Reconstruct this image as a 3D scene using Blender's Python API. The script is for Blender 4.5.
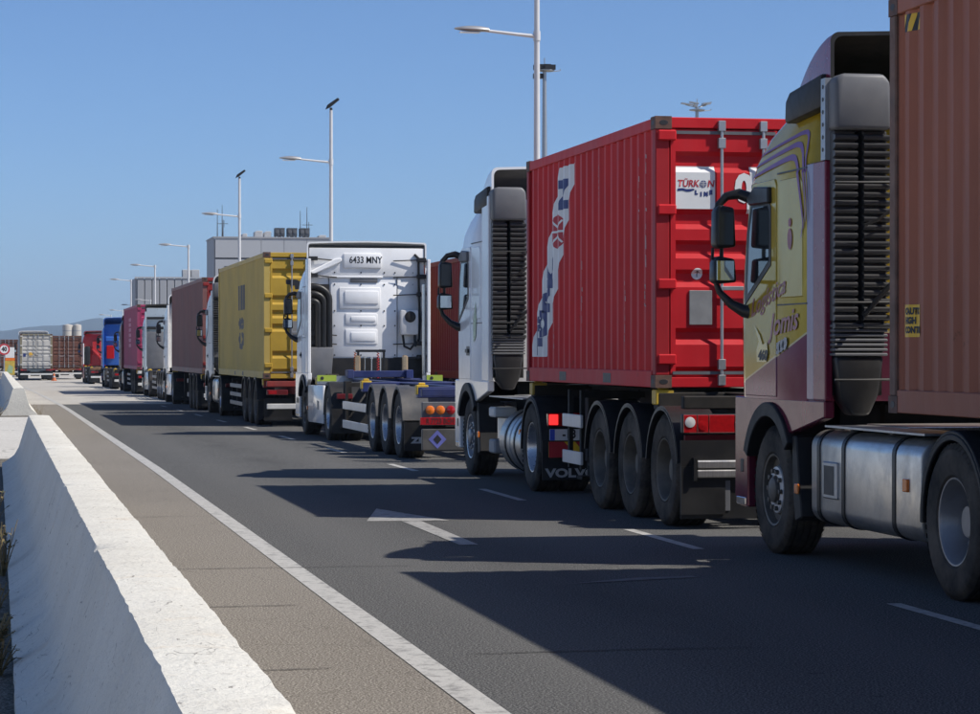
import bpy, bmesh, math, random
from mathutils import Vector, Matrix, noise
random.seed(7)
for o in list(bpy.data.objects): bpy.data.objects.remove(o)
S = bpy.context.scene
COL = S.collection

# ------------------------------------------------------------------ camera, sky, sun, exposure
F, UV, HV, EYE = 2566.0, -4.0, 352.0, 1.63          # focal length in photo pixels, road vanishing point, horizon, eye height
TH = math.atan((490 - UV) / F)
cam = bpy.data.cameras.new('camera'); cam.lens = F / 980 * 36; cam.sensor_width = 36
cam.clip_start = 0.1; cam.clip_end = 30000
co = bpy.data.objects.new('camera', cam); COL.objects.link(co)
co.location = (0, 0, EYE); co.rotation_euler = (math.pi/2 - math.atan((357-HV)/F), 0, -TH)
S.camera = co
SUN = Vector((3.25, -1.57, 4.11)).normalized()
W = bpy.data.worlds.new('World'); S.world = W; W.use_nodes = True
nt = W.node_tree; nt.nodes.clear()
sky = nt.nodes.new('ShaderNodeTexSky'); sky.sky_type = 'NISHITA'; sky.sun_disc = False
sky.sun_elevation = math.asin(SUN.z); sky.sun_rotation = math.atan2(SUN.x, SUN.y)
sky.altitude = 0; sky.air_density = 0.65; sky.dust_density = 0.62; sky.ozone_density = 9.0
bg = nt.nodes.new('ShaderNodeBackground'); bg.inputs['Strength'].default_value = 0.115
wo = nt.nodes.new('ShaderNodeOutputWorld')
nt.links.new(sky.outputs[0], bg.inputs[0]); nt.links.new(bg.outputs[0], wo.inputs[0])
sl = bpy.data.lights.new('sun', 'SUN'); sl.energy = 4.6; sl.angle = math.radians(0.53); sl.color = (1.0, 0.95, 0.87)
so = bpy.data.objects.new('sun', sl); COL.objects.link(so)
so.rotation_euler = (-SUN).to_track_quat('-Z', 'Y').to_euler(); so.location = (20, -20, 40)
S.view_settings.view_transform = 'Standard'; S.view_settings.look = 'None'
S.view_settings.exposure = 0.18; S.view_settings.gamma = 1.0

# ------------------------------------------------------------------ helpers
def g(y): return 0.0 if y < 35 else -0.0033 * (y - 35)      # the road dips gently in the distance
def unproj(u, v, Z):
    xc = (u - 490) / F * Z; c, s = math.cos(TH), math.sin(TH)
    return Vector((xc*c + Z*s, Z*c - xc*s, EYE + (HV - v) / F * Z))
def at(u, v, X):                                              # a photo pixel on the plane x = X -> (y, z)
    c, s = math.cos(TH), math.sin(TH); t = (u - 490) / F
    Y = X*(c - t*s)/(s + t*c); Z = X*s + Y*c
    return Y, EYE + (HV - v)*Z/F

class M:
    def __init__(s): s.v = []; s.f = []; s.mi = []; s.m = 0
    def add(s, vs, fs, m=None):
        b = len(s.v); s.v += [tuple(p) for p in vs]
        for f in fs: s.f.append([b+i for i in f]); s.mi.append(s.m if m is None else m)
        return s
    def box(s, x0, x1, y0, y1, z0, z1, m=None):
        return s.add([(x0,y0,z0),(x1,y0,z0),(x1,y1,z0),(x0,y1,z0),(x0,y0,z1),(x1,y0,z1),(x1,y1,z1),(x0,y1,z1)],
              [(3,2,1,0),(4,5,6,7),(0,1,5,4),(1,2,6,5),(2,3,7,6),(3,0,4,7)], m)
    def prism(s, pts, ax, a, b, m=None):
        def mk(p, t): return {'x': (t,p[0],p[1]), 'y': (p[0],t,p[1]), 'z': (p[0],p[1],t)}[ax]
        n = len(pts); ar = sum(pts[i][0]*pts[(i+1)%n][1]-pts[(i+1)%n][0]*pts[i][1] for i in range(n))
        if ar < 0: pts = pts[::-1]
        if ax == 'y': pts = pts[::-1]
        vs = [mk(p,a) for p in pts] + [mk(p,b) for p in pts]
        fs = [list(range(n))[::-1], list(range(n,2*n))] + [(i,(i+1)%n,n+(i+1)%n,n+i) for i in range(n)]
        if b < a: fs = [list(f)[::-1] for f in fs]
        return s.add(vs, fs, m)
    def tube(s, pts, r, n=8, m=None, caps=True):
        pts = [Vector(p) for p in pts]; vs = []; fs = []; k = len(pts)
        rs = r if isinstance(r, (list, tuple)) else [r]*k
        up = None
        for i, p in enumerate(pts):
            d = ((pts[min(i+1,k-1)] - p).normalized() if i < k-1 else Vector()) + ((p - pts[i-1]).normalized() if i else Vector())
            d = d.normalized() if d.length > 1e-6 else (pts[1]-pts[0]).normalized()
            if up is None: up = Vector((0,0,1)) if abs(d.z) < .9 else Vector((0,1,0))
            a = d.cross(up).normalized(); b = a.cross(d).normalized(); up = b
            for j in range(n):
                t = 2*math.pi*j/n; vs.append(p + (a*math.cos(t) + b*math.sin(t))*rs[i])
        for i in range(k-1):
            for j in range(n): fs.append((i*n+j, i*n+(j+1)%n, (i+1)*n+(j+1)%n, (i+1)*n+j))
        if caps: fs += [tuple(range(n))[::-1], tuple(range((k-1)*n, k*n))]
        return s.add(vs, fs, m)
    def lathe(s, prof, ax, c, n=32, m=None, flip=False):       # prof: (radius, offset along axis); ax x, y or z
        c = Vector(c); vs = []; fs = []; k = len(prof)
        for r, a in prof:
            for j in range(n):
                t = 2*math.pi*j/n; p, q = r*math.cos(t), r*math.sin(t)
                vs.append(c + Vector({'x': (a,p,q), 'y': (q,a,p), 'z': (p,q,a)}[ax]))
        for i in range(k-1):
            for j in range(n):
                f = (i*n+j, i*n+(j+1)%n, (i+1)*n+(j+1)%n, (i+1)*n+j)
                fs.append(f[::-1] if flip else f)
        return s.add(vs, fs, m)
    def disc(s, c, r, ax, n=24, m=None, flip=False):
        c = Vector(c); vs = []
        for j in range(n):
            t = 2*math.pi*j/n; p, q = r*math.cos(t), r*math.sin(t)
            vs.append(c + Vector({'x': (0,p,q), 'y': (q,0,p), 'z': (p,q,0)}[ax]))
        f = list(range(n)); return s.add(vs, [f[::-1] if flip else f], m)
    def arch(s, cy, cz, ri, ro, a0, a1, x0, x1, n=14, m=None):
        pts = []
        for i in range(n+1):
            t = math.radians(a0 + (a1-a0)*i/n); pts.append((cy+ro*math.cos(t), cz+ro*math.sin(t)))
        for i in range(n, -1, -1):
            t = math.radians(a0 + (a1-a0)*i/n); pts.append((cy+ri*math.cos(t), cz+ri*math.sin(t)))
        vs = [(x0,)+p for p in pts] + [(x1,)+p for p in pts]; N = len(pts); fs = []
        for i in range(n):
            q = N-1-i
            fs += [(i, i+1, q-1, q), (N+i+1, N+i, N+q, N+q-1)]
        fs += [(i, N+i, N+(i+1)%N, (i+1)%N) for i in range(N)]
        return s.add(vs, fs, m)
    def mesh(s, name, mats, bevel=0, smooth=30, seg=1):
        me = bpy.data.meshes.new(name)
        me.from_pydata(s.v, [], s.f)
        for m in mats: me.materials.append(m)
        for p, i in zip(me.polygons, s.mi): p.material_index = min(i, len(mats)-1)
        bm = bmesh.new(); bm.from_mesh(me)
        bmesh.ops.recalc_face_normals(bm, faces=bm.faces) if getattr(s, 'recalc', True) else None
        if bevel:
            es = [e for e in bm.edges if len(e.link_faces) == 2 and e.calc_face_angle(0) > .5]
            bmesh.ops.bevel(bm, geom=es, offset=bevel, segments=seg, affect='EDGES', profile=.5, clamp_overlap=True)
        bm.to_mesh(me); bm.free()
        if smooth:
            me.polygons.foreach_set('use_smooth', [True]*len(me.polygons))
            me.set_sharp_from_angle(angle=math.radians(smooth))
        return me
    def obj(s, name, mats, parent=None, bevel=0, smooth=30, seg=1, label=None, kind=None):
        if not isinstance(mats, (list, tuple)): mats = [mats]
        return link(name, s.mesh(name, mats, bevel, smooth, seg), parent, label, kind)

def link(name, me, parent=None, label=None, kind=None):
    o = bpy.data.objects.new(name, me); COL.objects.link(o)
    if parent: o.parent = parent
    if label: o['label'] = label
    if kind: o['kind'] = kind
    return o
def tag(o, label, cat, group=None):
    o['label'] = label; o['category'] = cat
    if group: o['group'] = group
    return o
def thing(name, label, cat, loc=(0,0,0), rz=0, group=None):
    o = bpy.data.objects.new(name, None); COL.objects.link(o); o.empty_display_size = .3
    o.location = loc; o.rotation_euler = (0,0,rz)
    return tag(o, label, cat, group)
def kids(o): return [c for c in bpy.data.objects if c.parent is o]
def copy_thing(o, loc, label, group=None, rz=None):
    def cp(a, par):
        b = a.copy(); COL.objects.link(b); b.parent = par
        for ch in kids(a): cp(ch, b)
        return b
    r = cp(o, None); r.location = loc; r['label'] = label
    if rz is not None: r.rotation_euler = (0,0,rz)
    if group: r['group'] = group
    return r

def flat_text(body, size, bold=0.0, sx=1.0, shear=0.0, align='CENTER'):   # bmesh of filled lettering in the xy plane, centred
    cu = bpy.data.curves.new('t', 'FONT'); cu.body = body; cu.size = size; cu.align_x = align; cu.align_y = 'CENTER'
    cu.offset = bold; cu.resolution_u = 3; cu.shear = shear; cu.space_character = 1.0
    o = bpy.data.objects.new('t', cu); COL.objects.link(o)
    dg = bpy.context.evaluated_depsgraph_get(); me = bpy.data.meshes.new_from_object(o.evaluated_get(dg))
    bm = bmesh.new(); bm.from_mesh(me)
    for v in bm.verts: v.co.x *= sx
    bpy.data.objects.remove(o); bpy.data.curves.remove(cu); bpy.data.meshes.remove(me)
    return bm
def flat_poly(polys):
    bm = bmesh.new()
    for p in polys: bm.faces.new([bm.verts.new((x, y, 0)) for x, y in p])
    return bm
def circle_pts(cx, cy, r, n=24, rx=None):
    return [(cx+(rx or r)*math.cos(2*math.pi*i/n), cy+r*math.sin(2*math.pi*i/n)) for i in range(n)]
def decal(bm, name, mat, parent, fn, breaks=None, axis=None, outward=None):
    """lay a flat print (u,v) onto a surface: fn(u,v) -> point; breaks cut it where the sheet folds"""
    if breaks:
        us = [v.co[axis] for v in bm.verts]; lo, hi = min(us), max(us)
        nn = Vector((1,0,0)) if axis == 0 else Vector((0,1,0))
        for b in breaks:
            if lo+1e-4 < b < hi-1e-4:
                bmesh.ops.bisect_plane(bm, geom=bm.verts[:]+bm.edges[:]+bm.faces[:], plane_co=nn*b, plane_no=nn, dist=1e-5)
    for v in bm.verts: v.co = Vector(fn(v.co.x, v.co.y))
    bm.normal_update()
    if outward is not None:
        o = Vector(outward); bad = [f for f in bm.faces if f.normal.dot(o) < 0]
        bmesh.ops.reverse_faces(bm, faces=bad)
    me = bpy.data.meshes.new(name); bm.to_mesh(me); bm.free(); me.materials.append(mat)
    return link(name, me, parent)

# ------------------------------------------------------------------ materials
class N:
    def __init__(s, name):
        s.mat = bpy.data.materials.new(name); s.mat.use_nodes = True; s.t = s.mat.node_tree
        s.b = s.t.nodes['Principled BSDF']; s.tc = s.n('ShaderNodeTexCoord')
    def n(s, t, **kw):
        x = s.t.nodes.new(t)
        for k, v in kw.items(): setattr(x, k, v)
        return x
    def l(s, a, b): s.t.links.new(a, b)
    def map(s, scale=(1,1,1), src='Object'):
        m = s.n('ShaderNodeMapping'); m.inputs['Scale'].default_value = scale; s.l(s.tc.outputs[src], m.inputs[0]); return m.outputs[0]
    def noise(s, scale, detail=4, rough=.55, co=None, dist=0):
        x = s.n('ShaderNodeTexNoise'); x.inputs['Scale'].default_value = scale; x.inputs['Detail'].default_value = detail
        x.inputs['Roughness'].default_value = rough; x.inputs['Distortion'].default_value = dist
        s.l(co if co else s.tc.outputs['Object'], x.inputs['Vector']); return x.outputs['Fac']
    def ramp(s, fac, a, b, c0=(0,0,0,1), c1=(1,1,1,1)):
        r = s.n('ShaderNodeValToRGB'); r.color_ramp.elements[0].position = a; r.color_ramp.elements[1].position = b
        r.color_ramp.elements[0].color = c0; r.color_ramp.elements[1].color = c1; s.l(fac, r.inputs[0]); return r.outputs[0]
    def mix(s, fac, a, b, mode='MIX'):
        x = s.n('ShaderNodeMix', data_type='RGBA', blend_type=mode)
        for sock, v in ((x.inputs[0], fac), (x.inputs[6], a), (x.inputs[7], b)):
            if isinstance(v, (int, float)): sock.default_value = v
            elif isinstance(v, tuple): sock.default_value = v if len(v) == 4 else v + (1,)
            else: s.l(v, sock)
        return x.outputs[2]
    def math(s, op, a, b=None):
        x = s.n('ShaderNodeMath', operation=op)
        for i, v in enumerate((a, b)):
            if v is None: continue
            if isinstance(v, (int, float)): x.inputs[i].default_value = v
            else: s.l(v, x.inputs[i])
        return x.outputs[0]
    def bump(s, h, strength=.3, dist=.01):
        x = s.n('ShaderNodeBump'); x.inputs['Strength'].default_value = strength; x.inputs['Distance'].default_value = dist
        s.l(h, x.inputs['Height']); s.l(x.outputs[0], s.b.inputs['Normal'])
    def set(s, color=None, rough=None, metal=None, spec=None, coat=None):
        for k, v in (('Base Color', color), ('Roughness', rough), ('Metallic', metal), ('Specular IOR Level', spec), ('Coat Weight', coat)):
            if v is None: continue
            if isinstance(v, (int, float)): s.b.inputs[k].default_value = v
            elif isinstance(v, tuple): s.b.inputs[k].default_value = v if len(v) == 4 else v + (1,)
            else: s.l(v, s.b.inputs[k])
        return s.mat

def simple(name, c, rough=.5, metal=0, var=.15, scale=6, dust=0.0, coat=0, spec=.5, dustc=(.30,.26,.21)):
    k = N(name); f = k.noise(scale, 5)
    d = tuple(x*(1-var) for x in c); e = tuple(min(1, x*(1+var)) for x in c)
    col = k.mix(k.ramp(f, .3, .7), d, e)
    if dust: col = k.mix(k.math('MULTIPLY', k.ramp(k.noise(2.3, 6, .7), .38, .75), dust), col, dustc)
    r = k.math('ADD', k.math('MULTIPLY', k.noise(scale*3, 3), .2), rough-.1)
    return k.set(col, r, metal, spec, coat)
def container_paint(name, c, rust=.5, fade=.25):
    k = N(name)
    st = k.noise(1.0, 6, .65, k.map((6,6,.5)))                # rain streaks run down
    bl = k.noise(.7, 5, .6)
    lite = tuple(min(1, x*.8+.09) for x in c); dk = tuple(x*.72 for x in c)
    col = k.mix(k.ramp(bl, .3, .75), dk, c)
    col = k.mix(k.math('MULTIPLY', k.ramp(st, .45, .8), fade), col, lite)
    rs = k.math('MULTIPLY', k.ramp(k.noise(3.3, 8, .72), .62, .69), k.ramp(k.noise(.9, 3), .45, .6))
    col = k.mix(k.math('MULTIPLY', rs, rust), col, (.12,.05,.025))
    sc = k.ramp(k.noise(9, 6, .8, k.map((1,1,2.5))), .70, .73)
    col = k.mix(k.math('MULTIPLY', sc, .35*rust), col, (.32,.27,.24))
    k.bump(k.math('ADD', k.noise(1.7, 2), k.math('MULTIPLY', k.noise(14, 4), .06)), .35, .05)
    return k.set(col, k.math('ADD', k.math('MULTIPLY', bl, .25), .42), 0, .22)

MT = {}
def mat(key, fn):
    if key not in MT: MT[key] = fn()
    return MT[key]
black_plastic = simple('black_plastic', (.012,.012,.013), .42, 0, .2, 5, .05, spec=.35)
black_trim = simple('black_trim', (.013,.013,.014), .55, 0, .2, 4, .09, spec=.3)
grey_plastic = simple('grey_plastic', (.115,.118,.128), .5, 0, .12, 4, .12)
louvre_mat = simple('louvre_plastic', (.050,.051,.054), .40, 0, .15, 5, .10)
chassis_mat = simple('chassis_steel', (.014,.013,.012), .7, 0, .3, 4, .25, dustc=(.12,.095,.07), spec=.25)
chassis_blue = simple('chassis_blue_paint', (.016,.027,.115), .45, 0, .25, 4, .25, dustc=(.16,.15,.16))
chassis_grey = simple('chassis_grey_paint', (.30,.30,.31), .5, 0, .2, 4, .35)
chassis_white = simple('chassis_white_paint', (.62,.62,.60), .45, 0, .1, 4, .25)
chassis_red = simple('chassis_red_paint', (.28,.03,.025), .5, 0, .2, 4, .3, dustc=(.16,.12,.1))
bare_steel = simple('galvanised_steel', (.42,.43,.44), .42, .8, .12, 8, .2)
alu = None
def mk_alu():
    k = N('brushed_aluminium'); f = k.noise(1, 6, .7, k.map((90, 3, 3)))
    col = k.mix(k.ramp(f, .35, .7), (.54,.525,.50), (.70,.68,.65)); dirt = k.ramp(k.noise(3, 6, .7), .45, .8)
    col = k.mix(k.math('MULTIPLY', dirt, .45), col, (.22,.19,.16))
    return k.set(col, k.math('ADD', k.math('MULTIPLY', dirt, .25), .30), .85)
alu = mk_alu()
chrome = simple('polished_metal', (.62,.62,.62), .18, 1, .05, 4)
rim_mat = simple('wheel_rim_paint', (.30,.30,.31), .42, .55, .15, 9, .35, dustc=(.20,.17,.14))
rim_bright = simple('wheel_rim_aluminium', (.55,.56,.58), .3, .8, .1, 9, .25, dustc=(.25,.22,.19))
rim_dark = simple('wheel_rim_dusty', (.105,.095,.08), .55, .2, .25, 9, .5, dustc=(.17,.145,.115))
hub_white = simple('hub_ring_paint', (.62,.62,.62), .4, .2, .1, 9, .25)
def mk_rubber():
    k = N('tyre_rubber'); f = k.noise(7, 6, .7); d = k.ramp(k.noise(2.2, 5, .7), .35, .75)
    col = k.mix(k.math('MULTIPLY', d, .9), k.mix(f, (.018,.0175,.017), (.034,.032,.030)), (.150,.128,.104))
    k.bump(k.noise(60, 3), .15, .003)
    return k.set(col, .85, 0, .2)
rubber = mk_rubber()
glass_mat = simple('tinted_glass', (.02,.025,.03), .06, 0, .05, 3, 0, coat=.5, spec=.9)
mirror_glass = simple('mirror_glass', (.75,.77,.8), .04, 1, .02, 3)
red_lens = simple('red_lens', (.38,.009,.011), .16, 0, .15, 30, 0, coat=.6)
orange_lens = simple('orange_lens', (.75,.17,.015), .2, 0, .12, 30, 0, coat=.5)
clear_lens = simple('clear_lens', (.62,.60,.58), .15, 0, .1, 30, 0, coat=.6)
lit = N('lit_red_lamp'); lit.set((.6,.02,.02), .2); lit.b.inputs['Emission Color'].default_value = (1,.03,.03,1); lit.b.inputs['Emission Strength'].default_value = 1.3; lit_red = lit.mat
white_print = simple('white_print', (.74,.74,.73), .45, 0, .04, 3, .10)
navy_print = simple('navy_print', (.018,.035,.16), .45, 0, .1, 3)
red_print = simple('red_print', (.46,.02,.03), .45, 0, .1, 3)
black_print = simple('black_print', (.02,.02,.022), .5, 0, .1, 3)
grey_print = simple('grey_print', (.055,.055,.065), .5, 0, .12, 3)
pale_print = simple('pale_grey_print', (.40,.40,.40), .5, 0, .12, 3)
yellow_print = simple('yellow_print', (.80,.48,.02), .45, 0, .06, 3, .08)
lime_print = simple('lime_reflective_film', (.33,.43,.05), .4, 0, .06, 3)
blue_print = simple('blue_print', (.05,.10,.55), .4, 0, .1, 3)
plate_mat = simple('plate_grey_metal', (.27,.27,.27), .45, .3, .15, 6, .15)
twist_yellow = simple('twist_lock_yellow_paint', (.62,.40,.03), .5, 0, .2, 8, .35, dustc=(.14,.1,.06))
casting_mat = simple('rusty_casting_steel', (.11,.055,.04), .7, .1, .35, 12, .2, dustc=(.2,.15,.1))
def paint(name, c, rough=.28, dust=.12, var=.05, metal=0, dustc=(.34,.30,.25), coat=.12):
    return simple(name, c, rough, metal, var, 2.5, dust, coat=coat, dustc=dustc, spec=.35)

# ------------------------------------------------------------------ wheels (meshes shared by every axle)
def tyre_mesh(r, w, key):
    def mk():
        m = M(); h = w/2; pr = [(r*.56, h*.80),(r*.60,h*.96),(r*.70,h*1.02),(r*.83,h*1.0),(r*.86,h*1.015),(r*.93,h*.97),(r*.985,h*.86)]
        tread = [(r, h*.80)]
        for q in (.55,.18,-.18,-.55):
            tread += [(r, h*(q+.05)), (r*.972, h*(q+.035)), (r*.972, h*(q-.035)), (r, h*(q-.05))]
        tread += [(r, -h*.80)]
        m.lathe(pr + tread + [(a,-b) for a, b in pr[::-1]], 'x', (0,0,0), 52)
        # raised shoulder blocks round both edges of the tread
        for sgn in (-1, 1):
            for j in range(52):
                t0 = 2*math.pi*(j+.12)/52; t1 = 2*math.pi*(j+.70)/52
                vs = []
                for a, rr in ((h*.985*sgn, r*.925), (h*.80*sgn, r*1.004)):
                    for t in (t0, t1): vs.append((a, rr*math.cos(t), rr*math.sin(t)))
                vs2 = [(x+.006*sgn, y*1.004, z*1.004) for x, y, z in vs]
                m.add(vs2, [(0,1,3,2)])
        return m.mesh('tyre', [rubber], smooth=35)
    return mat('tyre'+key, mk)
def lettering_ring(r, h, sgn):
    pass
def rim_mesh(r, w, kind, key):
    """left-hand side wheel: outer face at negative x"""
    def mk():
        m = M(); h = w/2; R = r*.575
        if kind == 'front':
            pr = [(R,-h*.86),(R*.985,-h*.93),(R*.93,-h*.90),(R*.90,-h*.55),(R*.72,-h*.50),(R*.66,-h*.62),(R*.36,-h*.72)]
            m.lathe(pr, 'x', (0,0,0), 40, 0)
            m.lathe([(R*.64,-h*.66),(R*.63,-h*.76),(R*.40,-h*.80),(R*.39,-h*.70)], 'x', (0,0,0), 40, 1)
            for j in range(10):
                t = 2*math.pi*j/10
                m.tube([(-h*.78, R*.52*math.cos(t), R*.52*math.sin(t)), (-h*.95, R*.52*math.cos(t), R*.52*math.sin(t))], .021, 6, 2)
            m.lathe([(R*.36,-h*.70),(R*.34,-h*.98),(R*.28,-h*1.04),(.001,-h*1.05)], 'x', (0,0,0), 24, 2)
        else:
            d = {'drive': .30, 'trailer': .05}[kind]
            pr = [(R,-h*.86),(R*.985,-h*.95),(R*.95,-h*.94),(R*.90,-h*.80),(R*.84,h*(d-.2)),(R*.80,h*d),(R*.52,h*(d+.02)),(R*.46,h*(d-.10))]
            m.lathe(pr, 'x', (0,0,0), 40, 0)
            for j in range(10):
                t = 2*math.pi*(j+.5)/10; y, z = R*.70*math.cos(t), R*.70*math.sin(t)
                m.disc((h*d-.004, y, z), .032, 'x', 10, 2, True)
                t = 2*math.pi*j/10; y, z = R*.60*math.cos(t), R*.60*math.sin(t)
                m.tube([(h*d, y, z), (h*d-.045, y, z)], .018, 6, 1)
            e = -h*.35 if kind == 'drive' else -h*.55
            m.lathe([(R*.46,h*(d-.10)),(R*.42,e+.05),(R*.34,e),(.001,e)], 'x', (0,0,0), 24, 1)
        m.lathe([(R*.99,-h*.86),(R*.99,h*.86)], 'x', (0,0,0), 32, 0, True)
        m.recalc = True
        mats = {'front': [rim_dark, hub_white, rim_dark], 'drive': [rim_bright, rim_mat, black_print], 'trailer': [rim_dark, rim_dark, black_print],
                }[kind]
        if key == 'B' and kind == 'front': mats = [rim_bright, hub_white, rim_mat]
        if key == 'A' and kind == 'drive': mats = [rim_mat, rim_mat, black_print]
        if key.endswith('b'): mats = [rim_bright, rim_bright, black_print]
        return m.mesh('rim', mats, smooth=40)
    return mat('rim'+kind+key, mk)
def wheel(parent, x, y, r, w, kind, key, side):
    """x is the outer face; side -1 left, +1 right"""
    e = bpy.data.objects.new('wheel', None); COL.objects.link(e); e.parent = parent; e.empty_display_size = .1
    e.location = (x - side*w/2, y, r); e.rotation_euler = (random.uniform(0, 6), 0, 0) if side < 0 else (random.uniform(0, 6), 0, math.pi)
    link('tyre', tyre_mesh(r, w, key[:1] if key else ''), e); link('rim', rim_mesh(r, w, kind, key), e)
    if kind == 'drive':
        t = link('inner_tyre', tyre_mesh(r, w, key[:1]), e); t.location = (w + .03, 0, 0)
    return e

# ------------------------------------------------------------------ shipping containers
PITCH = .278
def corr(y, L):
    """depth of the side sheet (0 outer, .036 inner) at distance y from the rear"""
    t = ((y - .14) % PITCH)
    if t < .072: return 0.0
    if t < .140: return .036*(t-.072)/.068
    if t < .210: return .036
    return .036*(1-(t-.210)/.068)
def corr_breaks(L):
    out = []; y = .14
    while y < L-.1:
        out += [y, y+.072, y+.140, y+.210]; y += PITCH
    return [v for v in out if .10 < v < L-.10]
def door_profile(H):
    k = H/2.59
    z = [(.10,1),(.16,1),(.20,0),(.41,0),(.46,1),(.53,1),(.57,0),(.96,0),(1.01,1),(1.09,1),(1.13,0),(1.235,0),(1.285,1),(1.37,1),(1.41,0),(1.515,0),(1.565,1),(1.66,1),(1.71,0),(2.06,0),(2.11,1),(2.22,1),(2.26,0),(2.47,0)]
    return [(a*k, .040*d) for a, d in z]
def door_depth(z, pr):
    for (a, da), (b, db) in zip(pr, pr[1:]):
        if a <= z <= b: return da + (db-da)*(z-a)/(b-a)
    return 0.0
def container(label, loc, L, H, pm, rear_pm=None, group='shipping containers on the trailers', rz=0, rods_mat=None, post_mat=None, detail=True, name='shipping_container', rail_mat=None):
    rear_pm = rear_pm or pm; post_mat = post_mat or pm; rail_mat = rail_mat or pm
    t = thing(name, label, 'shipping container', loc, rz, group)
    w = 1.219
    for sgn in (-1, 1):
        ys = [.10] + corr_breaks(L) + [L-.10]; m = M(); vs = []; fs = []
        for y in ys:
            x = sgn*(w - .012 - corr(y, L)); vs += [(x, y, .15), (x, y, H-.10)]
        for i in range(len(ys)-1): fs.append((2*i, 2*i+2, 2*i+3, 2*i+1))
        m.recalc = False; m.add(vs, fs if sgn > 0 else [f[::-1] for f in fs]); m.obj('side_panel', pm, t, smooth=0)
        m = M().box(sgn*w, sgn*(w-.06), .16, L-.16, 0.0, .16)
        for yy in ((L/2-1.05, L/2+1.05) if L < 7 else (L/2-1.05, L/2+1.05)):
            m.box(sgn*(w+.002), sgn*(w-.05), yy-.18, yy+.18, .02, .13, 1)
        m.obj('bottom_rail', [rail_mat, black_print], t, .006)
        M().box(sgn*w, sgn*(w-.06), .16, L-.16, H-.115, H-.01).obj('top_rail', rail_mat, t, .006)
        for y0, y1 in ((0, .13), (L-.13, L)):
            M().box(sgn*w, sgn*(w-.14), y0+.004, y1-.004, .115, H-.115).obj('corner_post', post_mat, t, .01)
        for y0, y1, z0, z1 in ((-.004,.175,-.004,.118),(L-.175,L+.004,-.004,.118),(-.004,.175,H-.118,H+.004),(L-.175,L+.004,H-.118,H+.004)):
            m = M().box(sgn*(w+.004), sgn*(w-.16), y0, y1, z0, z1)
            yc, zc = (y0+y1)/2, (z0+z1)/2
            m.prism(circle_pts(yc, zc, .026, 12, .045), 'x', sgn*(w+.006), sgn*(w+.003), 1)
            if y0 < 0: m.prism(circle_pts(sgn*(w-.08), zc, .026, 12, .045), 'y', y0-.002, y0+.002, 1)
            m.obj('corner_casting', [casting_mat if post_mat is not pm or detail else pm, black_print], t, .006)
    m = M()
    for i in range(int(L/PITCH/2)):
        y = .2 + i*PITCH*2
        m.box(-w+.07, w-.07, y, y+.30, H-.035, H-.012)
    m.box(-w+.05, w-.05, .1, L-.1, H-.06, H-.03).obj('roof', pm, t)
    m = M().box(-w+.1, w-.1, .06, L-.06, .13, .15)
    for i in range(int(L/.6)): m.box(-w+.06, w-.06, .3+i*.6, .36+i*.6, .02, .129)
    m.obj('floor', chassis_mat, t)
    n = 9; m = M(); vs = []; fs = []; xs = []
    for i in range(n): 
        x = -w+.14+i*.245; xs += [(x,0),(x+.10,0),(x+.135,.04),(x+.20,.04)]
    xs.append((w-.14,0))
    for x, d in xs: vs += [(x, L-.03-d, .12), (x, L-.03-d, H-.1)]
    for i in range(len(xs)-1): fs.append((2*i, 2*i+1, 2*i+3, 2*i+2))
    m.recalc = False; m.add(vs, fs).obj('front_panel', pm, t, smooth=0)
    M().box(-w+.14, w-.14, .0, .12, H-.11, H-.005).obj('header', post_mat if rear_pm is pm else rear_pm, t, .008)
    M().box(-w+.14, w-.14, .0, .12, 0, .10).obj('sill', rear_pm, t, .008)
    pr = door_profile(H)
    for sgn in (-1, 1):
        xa, xb = sorted((sgn*(w-.15), sgn*.008)); m = M(); m.recalc = False
        vs = []; fs = []; y0 = .012
        for z, d in pr: vs += [(xa+.05, y0+d, z), (xb-.03, y0+d, z)]
        for i in range(len(pr)-1): fs.append((2*i, 2*i+1, 2*i+3, 2*i+2))
        m.add(vs, fs)
        for a, b in ((xa, xa+.05), (xb-.03, xb)): m.box(a, b, .006, .06, .10, H-.12)
        d = m.obj('door', rear_pm, t, smooth=0)
        for rx in (.57, .155):
            x = sgn*rx; r = M().tube([(x, -.025, .06), (x, -.025, H-.06)], .017, 8)
            for z in (.07, .22, H-.25, H-.085): r.box(x-.035, x+.035, -.045, .012, z-.05, z+.05)
            r.obj('lock_rod', rods_mat or bare_steel, d, .004)
            M().box(x-.01, x-sgn*.35, -.045, -.03, .93*H/2.59, .97*H/2.59).obj('handle', rods_mat or bare_steel, d, .004)
        for z in (.27, .99, 1.70, 2.41):
            z *= H/2.59
            M().box(sgn*(w-.02), sgn*(w-.20), -.03, .004, z-.05, z+.05).obj('hinge', rear_pm, d, .012)
        M().box(xa+.02, xb-.02, -.006, .006, H-.165, H-.135).box(xa+.02, xb-.02, -.006, .006, .125, .155).obj('gasket', grey_plastic, d)
    return t

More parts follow.
